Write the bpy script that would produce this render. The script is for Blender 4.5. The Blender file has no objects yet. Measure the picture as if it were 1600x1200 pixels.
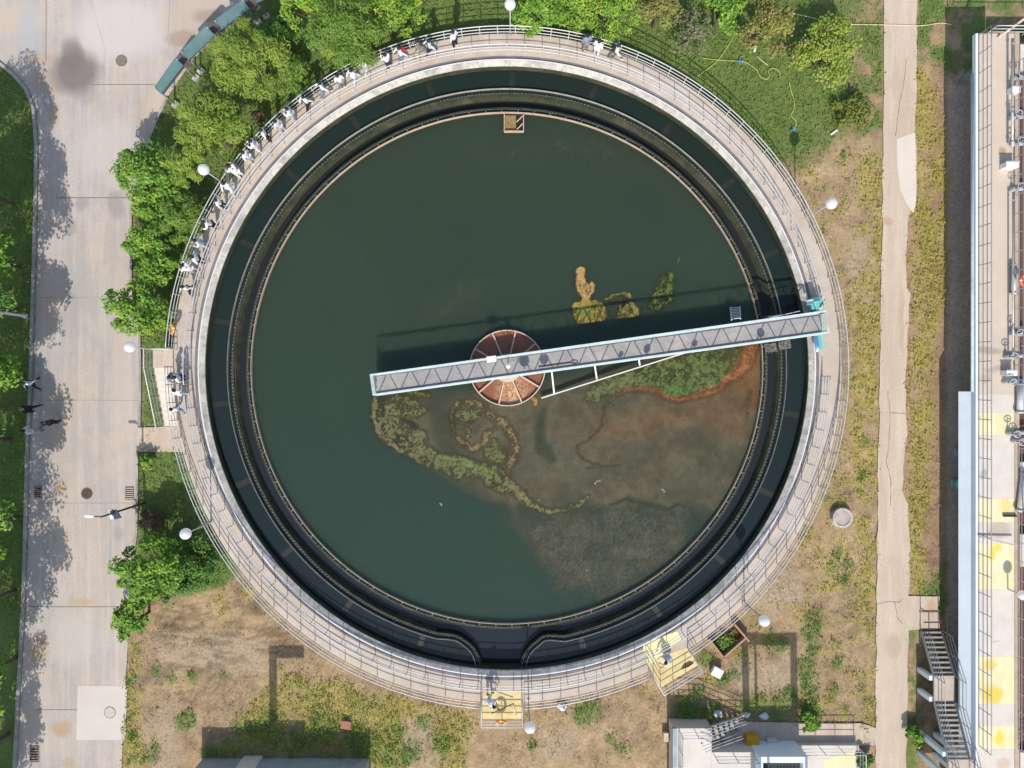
import bpy, bmesh, math, random
import numpy as np
from mathutils import Vector, Matrix, Quaternion

# ------------------------------------------------------------------ basics
F = 1111.0          # focal length in photo pixels (1600 wide)
H = 44.0            # camera height over the ground
RN = random.Random(11)
C = bpy.context.scene.collection
ORG = {}
rad = math.radians

def W(px, py, z=0.0):
    k = (H - z) / F
    return Vector(((px - 800) * k, (600 - py) * k, z))

def W2(px, py, z=0.0):
    v = W(px, py, z); return (v.x, v.y)

def tag(o, label=None, cat=None, group=None, kind=None):
    if label: o['label'] = label
    if cat: o['category'] = cat
    if group: o['group'] = group
    if kind: o['kind'] = kind
    return o

def thing(name, label, cat, loc=(0, 0, 0), rz=0.0, group=None):
    o = bpy.data.objects.new(name, None); C.objects.link(o)
    o.location = loc; o.rotation_euler = (0, 0, rz); o.empty_display_size = .3
    ORG[o.name] = Vector(loc)
    return tag(o, label, cat, group)

def link_mesh(name, me, parent=None, loc=(0, 0, 0)):
    o = bpy.data.objects.new(name, me); C.objects.link(o)
    o.location = loc
    if parent is not None: o.parent = parent
    return o

def dup_tree(o, parent=None):
    c = o.copy(); C.objects.link(c)
    if parent is not None: c.parent = parent
    for ch in list(o.children): dup_tree(ch, c)
    return c

class MB:
    def __init__(s): s.v = []; s.f = []; s.m = []
    def add(s, vs, fs, mi=0):
        b = len(s.v); s.v += [tuple(v) for v in vs]
        s.f += [tuple(i + b for i in f) for f in fs]; s.m += [mi] * len(fs); return s
    def box(s, c, d, rz=0.0, mi=0, M=None, taper=1.0):
        x, y, z = d[0] / 2, d[1] / 2, d[2] / 2
        vs = [Vector((sx * x * (taper if sz > 0 else 1), sy * y * (taper if sz > 0 else 1), sz * z)) for sz in (-1, 1) for sx, sy in ((-1, -1), (1, -1), (1, 1), (-1, 1))]
        R = M if M is not None else Matrix.Rotation(rz, 3, 'Z')
        vs = [R @ v + Vector(c) for v in vs]
        return s.add(vs, [(3, 2, 1, 0), (4, 5, 6, 7), (0, 1, 5, 4), (1, 2, 6, 5), (2, 3, 7, 6), (3, 0, 4, 7)], mi)
    def beam(s, a, b, w, h, mi=0):
        a = Vector(a); b = Vector(b); d = b - a; L = d.length; d.normalize()
        up = Vector((0, 0, 1)) if abs(d.z) < .95 else Vector((0, 1, 0))
        sd = d.cross(up).normalized(); u = sd.cross(d)
        M = Matrix((d, sd, u)).transposed()
        return s.box((a + b) / 2, (L, w, h), mi=mi, M=M)
    def tube(s, pts, r, n=6, closed=False, mi=0, caps=True, radii=None):
        pts = [Vector(p) for p in pts]; m = len(pts); vs = []; fs = []
        u = None
        for i, p in enumerate(pts):
            if closed: t = pts[(i + 1) % m] - pts[i - 1]
            else: t = pts[min(i + 1, m - 1)] - pts[max(i - 1, 0)]
            t.normalize()
            if u is None:
                a = Vector((0, 0, 1)) if abs(t.z) < .9 else Vector((1, 0, 0))
                u = t.cross(a).normalized()
            else:
                u = (u - t * u.dot(t)).normalized()
            w = t.cross(u); rr = radii[i] if radii else r
            for k in range(n):
                an = 2 * math.pi * k / n
                vs.append(p + (u * math.cos(an) + w * math.sin(an)) * rr)
        for i in range(m if closed else m - 1):
            j = (i + 1) % m
            for k in range(n):
                k2 = (k + 1) % n
                fs.append((i * n + k, i * n + k2, j * n + k2, j * n + k))
        if caps and not closed:
            fs.append(tuple(range(n))[::-1]); fs.append(tuple((m - 1) * n + k for k in range(n)))
        return s.add(vs, fs, mi)
    def cyl(s, c, r, h, n=20, mi=0, r2=None):
        c = Vector(c); r2 = r if r2 is None else r2
        vs = [c + Vector((r * math.cos(2 * math.pi * k / n), r * math.sin(2 * math.pi * k / n), 0)) for k in range(n)]
        vs += [c + Vector((r2 * math.cos(2 * math.pi * k / n), r2 * math.sin(2 * math.pi * k / n), h)) for k in range(n)]
        fs = [tuple(range(n))[::-1], tuple(range(n, 2 * n))] + [(k, (k + 1) % n, n + (k + 1) % n, n + k) for k in range(n)]
        return s.add(vs, fs, mi)
    def sphere(s, c, r, nu=16, nv=10, mi=0, sc=(1, 1, 1)):
        c = Vector(c); vs = []; fs = []
        for j in range(1, nv):
            t = math.pi * j / nv
            for i in range(nu):
                a = 2 * math.pi * i / nu
                vs.append(c + Vector((r * sc[0] * math.sin(t) * math.cos(a), r * sc[1] * math.sin(t) * math.sin(a), r * sc[2] * math.cos(t))))
        top = len(vs); vs.append(c + Vector((0, 0, r * sc[2]))); vs.append(c - Vector((0, 0, r * sc[2])))
        for j in range(nv - 2):
            for i in range(nu):
                i2 = (i + 1) % nu
                fs.append((j * nu + i, (j + 1) * nu + i, (j + 1) * nu + i2, j * nu + i2))
        for i in range(nu):
            i2 = (i + 1) % nu
            fs.append((top, i, i2)); fs.append((top + 1, (nv - 2) * nu + i2, (nv - 2) * nu + i))
        return s.add(vs, fs, mi)
    def torus(s, c, R, r, n=28, m=10, mi=0, M=None):
        c = Vector(c); vs = []; fs = []
        M = M or Matrix.Identity(3)
        for i in range(n):
            a = 2 * math.pi * i / n
            for j in range(m):
                b = 2 * math.pi * j / m
                vs.append(c + M @ Vector(((R + r * math.cos(b)) * math.cos(a), (R + r * math.cos(b)) * math.sin(a), r * math.sin(b))))
        for i in range(n):
            for j in range(m):
                fs.append((i * m + j, ((i + 1) % n) * m + j, ((i + 1) % n) * m + (j + 1) % m, i * m + (j + 1) % m))
        return s.add(vs, fs, mi)
    def prism(s, poly, z0, z1, mi=0):
        n = len(poly)
        ar = sum(poly[i][0] * poly[(i + 1) % n][1] - poly[(i + 1) % n][0] * poly[i][1] for i in range(n))
        if ar < 0: poly = poly[::-1]
        vs = [(p[0], p[1], z0) for p in poly] + [(p[0], p[1], z1) for p in poly]
        fs = [tuple(range(n))[::-1], tuple(range(n, 2 * n))] + [(k, (k + 1) % n, n + (k + 1) % n, n + k) for k in range(n)]
        return s.add(vs, fs, mi)
    def flat(s, poly, z, mi=0):
        n = len(poly)
        ar = sum(poly[i][0] * poly[(i + 1) % n][1] - poly[(i + 1) % n][0] * poly[i][1] for i in range(n))
        if ar < 0: poly = poly[::-1]
        return s.add([(p[0], p[1], z) for p in poly], [tuple(range(n))], mi)
    def lathe(s, c, prof, a0=0, a1=2 * math.pi, n=200, mi=0):
        """prof: closed list of (r, z) swept about c"""
        full = abs(a1 - a0 - 2 * math.pi) < 1e-6
        cnt = n if full else n + 1; m = len(prof); vs = []; fs = []
        for i in range(cnt):
            a = a0 + (a1 - a0) * i / n
            for r, z in prof: vs.append((c[0] + r * math.cos(a), c[1] + r * math.sin(a), z))
        for i in range(n):
            j = (i + 1) % cnt
            for k in range(m):
                k2 = (k + 1) % m
                fs.append((i * m + k, j * m + k, j * m + k2, i * m + k2))
        if not full:
            fs.append(tuple(range(m))); fs.append(tuple((cnt - 1) * m + k for k in range(m))[::-1])
        return s.add(vs, fs, mi)
    def wall(s, path, t, z0, z1, mi=0, ztop=None):
        """a vertical strip of thickness t along an open path"""
        P = [Vector((p[0], p[1], 0)) for p in path]; n = len(P); vs = []; fs = []
        for i, p in enumerate(P):
            d = (P[min(i + 1, n - 1)] - P[max(i - 1, 0)]).normalized(); nn = Vector((-d.y, d.x, 0)) * t / 2
            zt = z1 if ztop is None else ztop[i]
            for q, z in ((p - nn, z0), (p + nn, z0), (p + nn, zt), (p - nn, zt)): vs.append((q.x, q.y, z))
        for i in range(n - 1):
            for k in range(4): fs.append((i * 4 + k, (i + 1) * 4 + k, (i + 1) * 4 + (k + 1) % 4, i * 4 + (k + 1) % 4))
        fs.append((0, 1, 2, 3)); b = (n - 1) * 4; fs.append((b + 3, b + 2, b + 1, b))
        return s.add(vs, fs, mi)
    def mesh(s, name, mats, off=Vector((0, 0, 0)), smooth=False):
        me = bpy.data.meshes.new(name)
        me.from_pydata([(v[0] - off.x, v[1] - off.y, v[2] - off.z) for v in s.v], [], s.f)
        for m in (mats if isinstance(mats, (list, tuple)) else [mats]): me.materials.append(m)
        me.polygons.foreach_set('material_index', s.m)
        if smooth: me.polygons.foreach_set('use_smooth', [True] * len(s.f))
        me.update(); return me
    def build(s, name, mats, parent=None, smooth=False, bevel=0.0, fixn=True):
        if parent is not None: off = ORG[parent.name]
        else:
            a = np.array(s.v); off = Vector(((a[:, 0].min() + a[:, 0].max()) / 2, (a[:, 1].min() + a[:, 1].max()) / 2, a[:, 2].min()))
        me = s.mesh(name, mats, off, smooth)
        if fixn:
            bm = bmesh.new(); bm.from_mesh(me); bmesh.ops.recalc_face_normals(bm, faces=bm.faces)
            bm.to_mesh(me); bm.free()
        o = link_mesh(name, me, parent, (0, 0, 0) if parent is not None else off)
        ORG[o.name] = off
        if bevel: bv = o.modifiers.new('Bevel', 'BEVEL'); bv.width = bevel; bv.segments = 2; bv.limit_method = 'ANGLE'
        return o

# ------------------------------------------------------------------ numpy noise
def _hash(ix, iy, seed):
    h = (ix.astype(np.int64) * 374761393 + iy.astype(np.int64) * 668265263 + seed * 1442695041) & 0xffffffff
    h = ((h ^ (h >> 13)) * 1274126177) & 0xffffffff
    return ((h ^ (h >> 16)) & 0xffff) / 65535.0
def vnoise(x, y, seed=0):
    ix = np.floor(x); iy = np.floor(y); fx = x - ix; fy = y - iy
    fx = fx * fx * (3 - 2 * fx); fy = fy * fy * (3 - 2 * fy)
    a = _hash(ix, iy, seed); b = _hash(ix + 1, iy, seed); c = _hash(ix, iy + 1, seed); d = _hash(ix + 1, iy + 1, seed)
    return (a * (1 - fx) + b * fx) * (1 - fy) + (c * (1 - fx) + d * fx) * fy
def fbm(x, y, sc, seed=0, oc=4):
    s = 0; a = .5; t = 0
    for o in range(oc):
        s = s + a * vnoise(x * sc, y * sc, seed + o * 17); t += a; a *= .55; sc *= 2.03
    return s / t
def sstep(a, b, x):
    t = np.clip((x - a) / (b - a), 0, 1); return t * t * (3 - 2 * t)
def poly_sd(px, py, poly):
    d = np.full(px.shape, 1e9); ins = np.zeros(px.shape, bool); n = len(poly)
    for i in range(n):
        ax, ay = poly[i]; bx, by = poly[(i + 1) % n]
        ex, ey = bx - ax, by - ay; wx, wy = px - ax, py - ay
        t = np.clip((wx * ex + wy * ey) / (ex * ex + ey * ey + 1e-9), 0, 1)
        d = np.minimum(d, (wx - ex * t) ** 2 + (wy - ey * t) ** 2)
        c = ((ay > py) != (by > py)) & (px < ex * (py - ay) / (ey if abs(ey) > 1e-9 else 1e-9) + ax)
        ins ^= c
    d = np.sqrt(d); return np.where(ins, -d, d)
def line_d(px, py, pts, w):
    """distance to a polyline minus a width that varies along it"""
    best = np.full(px.shape, 1e9); n = len(pts)
    ws = w if isinstance(w, (list, tuple)) else [w] * n
    for i in range(n - 1):
        ax, ay = pts[i]; bx, by = pts[i + 1]; ex, ey = bx - ax, by - ay
        t = np.clip(((px - ax) * ex + (py - ay) * ey) / (ex * ex + ey * ey + 1e-9), 0, 1)
        d = np.hypot(px - ax - ex * t, py - ay - ey * t) - (ws[i] + (ws[i + 1] - ws[i]) * t)
        best = np.minimum(best, d)
    return best

# ------------------------------------------------------------------ materials
def nodes(name):
    m = bpy.data.materials.new(name); m.use_nodes = True
    nt = m.node_tree; b = nt.nodes['Principled BSDF']; return m, nt, b
def N(nt, t, **kw):
    n = nt.nodes.new(t)
    for k, v in kw.items():
        if k in n.inputs: n.inputs[k].default_value = v
        else: setattr(n, k, v)
    return n
def mixc(nt, fac, a, b, blend='MIX'):
    n = nt.nodes.new('ShaderNodeMix'); n.data_type = 'RGBA'; n.blend_type = blend
    for sock, v in ((n.inputs[0], fac), (n.inputs[6], a), (n.inputs[7], b)):
        if hasattr(v, 'links') or isinstance(v, bpy.types.NodeSocket): nt.links.new(v, sock)
        elif isinstance(v, (tuple, list)): sock.default_value = tuple(v[:3]) + (1,)
        else: sock.default_value = v
    return n.outputs[2]
def ramp(nt, src, a, b, lo=0.0, hi=1.0):
    n = N(nt, 'ShaderNodeMapRange'); n.inputs[1].default_value = a; n.inputs[2].default_value = b
    n.inputs[3].default_value = lo; n.inputs[4].default_value = hi
    nt.links.new(src, n.inputs[0]); return n.outputs[0]
def noise(nt, vec, scale, detail=5, rough=.6, dist=0.0):
    n = N(nt, 'ShaderNodeTexNoise'); n.inputs['Scale'].default_value = scale; n.inputs['Detail'].default_value = detail
    n.inputs['Roughness'].default_value = rough; n.inputs['Distortion'].default_value = dist
    nt.links.new(vec, n.inputs['Vector']); return n.outputs[0]
def pos(nt): return N(nt, 'ShaderNodeNewGeometry').outputs['Position']

def nmat(name, c1, c2=None, scale=1.5, rough=.8, metal=0.0, bump=0.0, fine=.12, stains=(), c3=None, spec=.35, fscale=14, streak=None):
    """weathered surface: two or three tones broken by noise, fine grain, optional stains (x, y, rx, ry, colour, strength)"""
    m, nt, b = nodes(name); p = pos(nt)
    c2 = c2 or tuple(c * .8 for c in c1)
    n1 = noise(nt, p, scale, 6); n2 = noise(nt, p, fscale, 4, .7)
    col = mixc(nt, ramp(nt, n1, .36, .64), c1, c2)
    if c3:
        n3 = noise(nt, p, scale * .35, 4, .6, .6); col = mixc(nt, ramp(nt, n3, .52, .68), col, c3)
    g = ramp(nt, n2, .25, .75, 1 - fine * 1.6, 1 + fine)
    if streak:
        for i_, (sx_, sy_, cs_, am_) in enumerate(streak):
            sv = nt.nodes.new('ShaderNodeVectorMath'); sv.operation = 'MULTIPLY'; sv.inputs[1].default_value = (sx_, sy_, 1)
            nt.links.new(p, sv.inputs[0]); ns_ = noise(nt, sv.outputs[0], 1.0, 5, .62, .3)
            col = mixc(nt, ramp(nt, ns_, .46, .66, 0, am_), col, cs_)
    col = mixc(nt, 1.0, col, (1, 1, 1), 'MULTIPLY') if False else col
    gm = nt.nodes.new('ShaderNodeVectorMath'); gm.operation = 'SCALE'
    nt.links.new(col, gm.inputs[0]); nt.links.new(g, gm.inputs['Scale']); col = gm.outputs[0]
    if stains:
        wob = N(nt, 'ShaderNodeTexNoise'); wob.inputs['Scale'].default_value = .9; wob.inputs['Detail'].default_value = 5
        nt.links.new(p, wob.inputs['Vector'])
        sub = nt.nodes.new('ShaderNodeVectorMath'); sub.operation = 'MULTIPLY_ADD'
        nt.links.new(wob.outputs[1], sub.inputs[0]); sub.inputs[1].default_value = (.7, .7, 0); nt.links.new(p, sub.inputs[2])
        for (x, y, rx, ry, cc, st) in stains:
            a = nt.nodes.new('ShaderNodeVectorMath'); a.operation = 'SUBTRACT'; a.inputs[1].default_value = (x + .35, y + .35, 0)
            nt.links.new(sub.outputs[0], a.inputs[0])
            d = nt.nodes.new('ShaderNodeVectorMath'); d.operation = 'MULTIPLY'; d.inputs[1].default_value = (1 / rx, 1 / ry, 0)
            nt.links.new(a.outputs[0], d.inputs[0])
            l = nt.nodes.new('ShaderNodeVectorMath'); l.operation = 'LENGTH'; nt.links.new(d.outputs[0], l.inputs[0])
            col = mixc(nt, ramp(nt, l.outputs['Value'], .55, 1.05, st, 0), col, cc)
    nt.links.new(col, b.inputs['Base Color'])
    b.inputs['Roughness'].default_value = rough; b.inputs['Metallic'].default_value = metal
    b.inputs['Specular IOR Level'].default_value = spec
    if bump:
        bn = N(nt, 'ShaderNodeBump'); bn.inputs['Strength'].default_value = bump; bn.inputs['Distance'].default_value = .03
        nt.links.new(n2, bn.inputs['Height']); nt.links.new(bn.outputs[0], b.inputs['Normal'])
    return m

def leafmat(name, ca, cb, cc=None, trans=.28, rough=.55):
    m, nt, b = nodes(name)
    g = N(nt, 'ShaderNodeNewGeometry'); r = g.outputs['Random Per Island']
    col = mixc(nt, r, ca, cb)
    if cc:
        n1 = noise(nt, g.outputs['Position'], 1.3, 3); col = mixc(nt, ramp(nt, n1, .48, .66), col, cc)
    nt.links.new(col, b.inputs['Base Color']); b.inputs['Roughness'].default_value = rough
    b.inputs['Specular IOR Level'].default_value = .25
    t = N(nt, 'ShaderNodeBsdfTranslucent'); nt.links.new(col, t.inputs['Color'])
    mx = N(nt, 'ShaderNodeMixShader'); mx.inputs[0].default_value = trans
    out = nt.nodes['Material Output']
    nt.links.new(b.outputs[0], mx.inputs[1]); nt.links.new(t.outputs[0], mx.inputs[2]); nt.links.new(mx.outputs[0], out.inputs['Surface'])
    return m

def attrmat(name, fscale=9.0, amt=.3, bump=.5, rough=.95, alpha=False, spec=.2, fs2=40):
    m, nt, b = nodes(name); p = pos(nt)
    a = N(nt, 'ShaderNodeVertexColor'); a.layer_name = 'Col'
    n1 = noise(nt, p, fscale, 6, .7); n2 = noise(nt, p, fs2, 3, .6)
    g = ramp(nt, n1, .28, .72, 1 - amt, 1 + amt); g2 = ramp(nt, n2, .3, .7, 1 - amt * .6, 1 + amt * .6)
    mu = N(nt, 'ShaderNodeMath'); mu.operation = 'MULTIPLY'; nt.links.new(g, mu.inputs[0]); nt.links.new(g2, mu.inputs[1])
    s = nt.nodes.new('ShaderNodeVectorMath'); s.operation = 'SCALE'
    nt.links.new(a.outputs['Color'], s.inputs[0]); nt.links.new(mu.outputs[0], s.inputs['Scale'])
    nt.links.new(s.outputs[0], b.inputs['Base Color']); b.inputs['Roughness'].default_value = rough
    b.inputs['Specular IOR Level'].default_value = spec
    bn = N(nt, 'ShaderNodeBump'); bn.inputs['Strength'].default_value = bump; bn.inputs['Distance'].default_value = .06
    nt.links.new(n1, bn.inputs['Height']); nt.links.new(bn.outputs[0], b.inputs['Normal'])
    if alpha:
        fa = ramp(nt, n1, .3, .7, -.32, .32); fb = ramp(nt, n2, .3, .7, -.12, .12)
        ad = N(nt, 'ShaderNodeMath'); ad.operation = 'ADD'; nt.links.new(fa, ad.inputs[0]); nt.links.new(fb, ad.inputs[1])
        # break the cover up with fine noise, but keep zero at zero
        sc = N(nt, 'ShaderNodeMath'); sc.operation = 'MULTIPLY'; nt.links.new(ad.outputs[0], sc.inputs[0])
        sc.inputs[1].default_value = alpha
        a2 = N(nt, 'ShaderNodeMath'); a2.operation = 'ADD'; nt.links.new(a.outputs['Alpha'], a2.inputs[0]); nt.links.new(sc.outputs[0], a2.inputs[1])
        mm = N(nt, 'ShaderNodeMath'); mm.operation = 'MULTIPLY'; mm.use_clamp = True
        edge = ramp(nt, a.outputs['Alpha'], 0.0, .25); nt.links.new(a2.outputs[0], mm.inputs[0]); nt.links.new(edge, mm.inputs[1])
        nt.links.new(mm.outputs[0], b.inputs['Alpha'])
    return m

def plain(name, c, rough=.5, metal=0.0, var=.12, scale=6): return nmat(name, c, tuple(x * (1 - var) for x in c), scale, rough, metal, 0, .05)

M = {}
M['concrete'] = nmat('walkway concrete', (.54, .45, .365), (.475, .39, .31), .8, .9, bump=.15, c3=(.53, .43, .33), fine=.10, streak=[(2.6, 2.6, (.44, .37, .31), .45), (1.1, 1.1, (.42, .36, .31), .5), (.5, .5, (.60, .53, .47), .6)])
M['coping'] = nmat('pale coping', (.60, .55, .48), (.44, .42, .38), 2.2, .9, bump=.2, fine=.16, c3=(.33, .32, .30), streak=[(3.2, 3.2, (.22, .21, .19), .55)])
M['edge_highlight'] = plain('kerb edge highlight', (.72, .70, .68), .7)
M['track'] = nmat('grey wheel track', (.155, .15, .165), (.22, .21, .215), 1.2, .85, fine=.10)
M['algae'] = nmat('algae covered concrete', (.055, .058, .03), (.028, .035, .022), 2.5, .8, bump=.4, fine=.3, c3=(.085, .075, .05))
M['algae_dark'] = nmat('wet dark concrete', (.03, .035, .03), (.018, .026, .026), 3, .6, fine=.25)
M['weir'] = nmat('weir plate', (.10, .13, .10), (.30, .31, .26), 5, .5, metal=.2, fine=.3)
M['rust_rim'] = nmat('rust stained rim', (.56, .40, .29), (.42, .31, .24), 2.5, .7, fine=.15, c3=(.45, .40, .36))
M['grey_rim'] = nmat('pale grey rim', (.42, .37, .32), (.30, .27, .24), 2.5, .7, fine=.15)
M['steel_white'] = plain('galvanised rail', (.62, .61, .61), .45, .15)
M['steel_grey'] = plain('grey rail', (.46, .46, .46), .5, .2)
M['bridge_paint'] = nmat('pale teal white paint', (.58, .68, .67), (.50, .61, .60), 1.2, .55, fine=.08, c3=(.60, .62, .58), streak=[(2.2, 2.2, (.42, .40, .35), .4)])
M['teal'] = nmat('teal machine paint', (.12, .42, .39), (.17, .50, .46), 2, .45, fine=.12)
M['deck'] = nmat('grey plank deck', (.36, .345, .34), (.32, .295, .295), 1.0, .85, fine=.14, c3=(.42, .38, .35), streak=[(2.0, 3.0, (.26, .235, .225), .6), (.8, .8, (.44, .40, .36), .5)])
M['dark_steel'] = plain('dark steel', (.05, .05, .055), .6)
M['teal_dark'] = plain('dark teal steel', (.10, .22, .23), .6)
M['cream'] = nmat('cream paint', (.62, .50, .40), (.56, .42, .32), 1.5, .7, fine=.1)
M['globe'] = None
M['trunk'] = nmat('bark', (.16, .12, .09), (.10, .075, .055), 4, .95, bump=.6, fine=.2)
M['greytwig'] = nmat('grey dead twigs', (.42, .38, .34), (.30, .27, .24), 4, .95)
M['blue_wall'] = nmat('pale rendered wall', (.78, .85, .90), (.74, .81, .87), .7, .85, fine=.04, c3=(.66, .74, .80))
M['wall_grey'] = nmat('grey rendered wall', (.40, .43, .46), (.33, .36, .39), 1.2, .85, fine=.08, c3=(.28, .30, .33))
M['orange'] = plain('orange lifebuoy', (.80, .30, .03), .45)
M['redorange'] = plain('red lifebuoy', (.80, .13, .05), .45)
M['yellow_floor'] = nmat('yellow floor paint', (.70, .575, .25), (.64, .49, .21), 1.5, .8, fine=.12, c3=(.60, .40, .20), streak=[(2.5, 2.5, (.50, .38, .24), .5), (.9, .9, (.74, .63, .36), .6)])
M['pale_yellow'] = nmat('pale yellow paint', (.84, .77, .42), (.80, .72, .38), .8, .75, fine=.06)
M['white_paint'] = nmat('off white paint', (.72, .69, .66), (.68, .65, .62), .9, .75, fine=.05)
M['hose'] = plain('yellow hose', (.56, .57, .15), .6)
M['hose_pale'] = plain('pale hose', (.78, .74, .50), .5)
M['blue_plastic'] = plain('blue plastic', (.08, .30, .62), .4)
M['black'] = plain('black rubber', (.02, .02, .022), .6)
M['brown_iron'] = nmat('rusty iron', (.13, .085, .06), (.09, .06, .05), 8, .8, fine=.3)
M['grey_iron'] = nmat('dusty iron', (.26, .22, .18), (.20, .17, .14), 8, .8, fine=.3)
M['pipe_paint'] = nmat('dull pipe paint', (.50, .53, .55), (.42, .45, .47), 1.5, .6, fine=.1, c3=(.40, .36, .32))
M['white_plastic'] = plain('white plastic', (.80, .80, .80), .4)
M['yellow_plastic'] = plain('amber plastic', (.66, .36, .01), .4)
M['wood'] = nmat('brown board', (.16, .12, .10), (.11, .085, .075), 3, .7)
M['glass_roof'] = nmat('green glass sheet', (.17, .27, .245), (.14, .23, .215), 1.5, .22, fine=.05, c3=(.24, .33, .31), spec=.6)
M['bag'] = nmat('crumpled plastic bag', (.72, .74, .75), (.55, .60, .62), 9, .5, bump=.8)
M['solar'] = plain('solar cell glass', (.02, .035, .06), .25)
M['red_cloth'] = plain('red nylon', (.55, .02, .05), .7)

M['globe'] = leafmat('white opal lamp globe', (.92, .92, .91), (.90, .90, .90), trans=.55, rough=.3)
# ------------------------------------------------------------------ camera, light, world
sc = bpy.context.scene
cam = bpy.data.cameras.new('camera'); co = bpy.data.objects.new('camera', cam); C.objects.link(co)
co.location = (0, 0, H); co.rotation_euler = (0, 0, 0)
cam.sensor_width = 36.0; cam.lens = 36.0 * F / 1600; cam.clip_start = .5; cam.clip_end = 1500
sc.camera = co
SUN_EL = 43.0
sun = bpy.data.lights.new('sun', 'SUN'); so = bpy.data.objects.new('sun', sun); C.objects.link(so)
sun.energy = 3.85; sun.angle = rad(.5); sun.color = (1.0, .95, .87)
so.rotation_euler = (rad(90 - SUN_EL), 0, rad(1.0)); so.location = (0, -40, 60)
w = bpy.data.worlds.new('World'); sc.world = w; w.use_nodes = True
nt = w.node_tree; bg = nt.nodes['Background']; sk = nt.nodes.new('ShaderNodeTexSky')
sk.sky_type = 'NISHITA'; sk.sun_disc = False; sk.sun_elevation = rad(SUN_EL); sk.sun_rotation = rad(180)
sk.air_density = 1.2; sk.dust_density = 1.6
nt.links.new(sk.outputs[0], bg.inputs[0]); bg.inputs[1].default_value = .148
sc.view_settings.view_transform = 'Standard'; sc.view_settings.look = 'None'; sc.view_settings.gamma = 1
sc.view_settings.exposure = .19
sc.render.engine = 'CYCLES'

# ------------------------------------------------------------------ ground zones (photo pixels at ground level)
LAWNS = [
    [(-900, -500), (-40, 60), (0, 97), (25, 117), (45, 140), (57, 170), (61, 230), (57, 420), (52, 600), (47, 700), (43, 860), (33, 1080), (20, 1500), (-900, 1500)],
    [(420, -400), (412, -5), (300, 95), (262, 152), (235, 205), (208, 300), (205, 520), (222, 545), (219, 668), (300, 668), (800, 500), (1000, -400)],
    [(214, 705), (300, 700), (400, 880), (345, 915), (290, 930), (215, 935)],
    [(780, -400), (1385, -400), (1350, 40), (1335, 110), (1335, 200), (1300, 222), (1255, 256), (1150, 250), (780, 200)],
]
LAWN_THIN = [[(1335, -300), (1385, -300), (1380, 200), (1330, 215), (1322, 100)], [(1433, -300), (1700, -300), (1700, 150), (1500, 130), (1470, 100), (1433, 95)], [(1415, 985), (1436, 985), (1436, 1300), (1410, 1300)], [(1436, 920), (1480, 880), (1480, 1010), (1460, 985)]]
YEL = [
    ([(1345, 250), (1382, 230), (1374, 600), (1368, 1130), (1345, 1130), (1335, 700), (1338, 480)], .8),
    ([(1428, 90), (1450, 100), (1478, 250), (1480, 430), (1455, 560), (1460, 700), (1450, 800), (1440, 935), (1419, 930), (1415, 600), (1424, 330)], .95),
    ([(1250, 262), (1380, 235), (1370, 1135), (1040, 1135), (1180, 960), (1310, 700), (1322, 500)], .42),
    ([(440, 1040), (560, 1075), (740, 1120), (720, 1220), (300, 1220), (380, 1110)], .85),
    ([(200, 1010), (218, 1010), (222, 1220), (188, 1220)], .8),
    ([(300, 930), (400, 900), (480, 1000), (380, 1000)], .25),
    ([(820, 1115), (1000, 1050), (1050, 1100), (1040, 1220), (820, 1220)], .22),
]
GREEN = [(1075, 1105, 22), (1110, 1112, 18), (1180, 1102, 20), (1215, 1112, 22), (1236, 1092, 15), (1212, 1006, 14), (1225, 1010, 10), (1270, 1010, 14), (1262, 1058, 14), (1262, 1092, 16), (1262, 1118, 18), (1268, 965, 10), (1285, 960, 9), (1310, 1035, 9), (1305, 1080, 9), (1090, 1075, 10), (660, 1130, 14), (690, 1165, 14), (640, 1175, 18), (620, 1145, 14), (330, 1180, 14), (240, 1165, 10), (1150, 1045, 12), (1128, 1062, 10), (1265, 990, 12), (1263, 1035, 15), (1266, 1075, 12), (1264, 1105, 16), (1262, 1128, 16), (245, 1052, 9), (268, 1060, 8), (300, 1056, 6), (352, 1060, 5), (290, 1122, 16), (372, 1140, 12), (395, 1142, 10),
         (505, 1138, 26), (425, 1140, 24), (470, 1150, 20), (555, 1150, 20), (575, 1170, 26), (610, 1185, 22), (925, 1112, 18), (910, 1120, 16), (955, 1160, 7), (970, 1170, 8), (1105, 1028, 14), (1310, 862, 8), (1303, 885, 9),
         (1318, 905, 9), (1325, 880, 7), (1280, 985, 10), (830, 1165, 8), (1385, 1160, 3), (1130, 1005, 8), (1258, 258, 6), (1318, 238, 7), (1290, 225, 8), (205, 1060, 8), (203, 1120, 8),
         (208, 1150, 8), (232, 1185, 12), (1350, 740, 8), (1355, 690, 6), (345, 870, 14), (330, 900, 14), (1440, 25, 8), (1440, 90, 10), (1475, 80, 12), (1340, 150, 16), (1385, 40, 3)]

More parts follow.
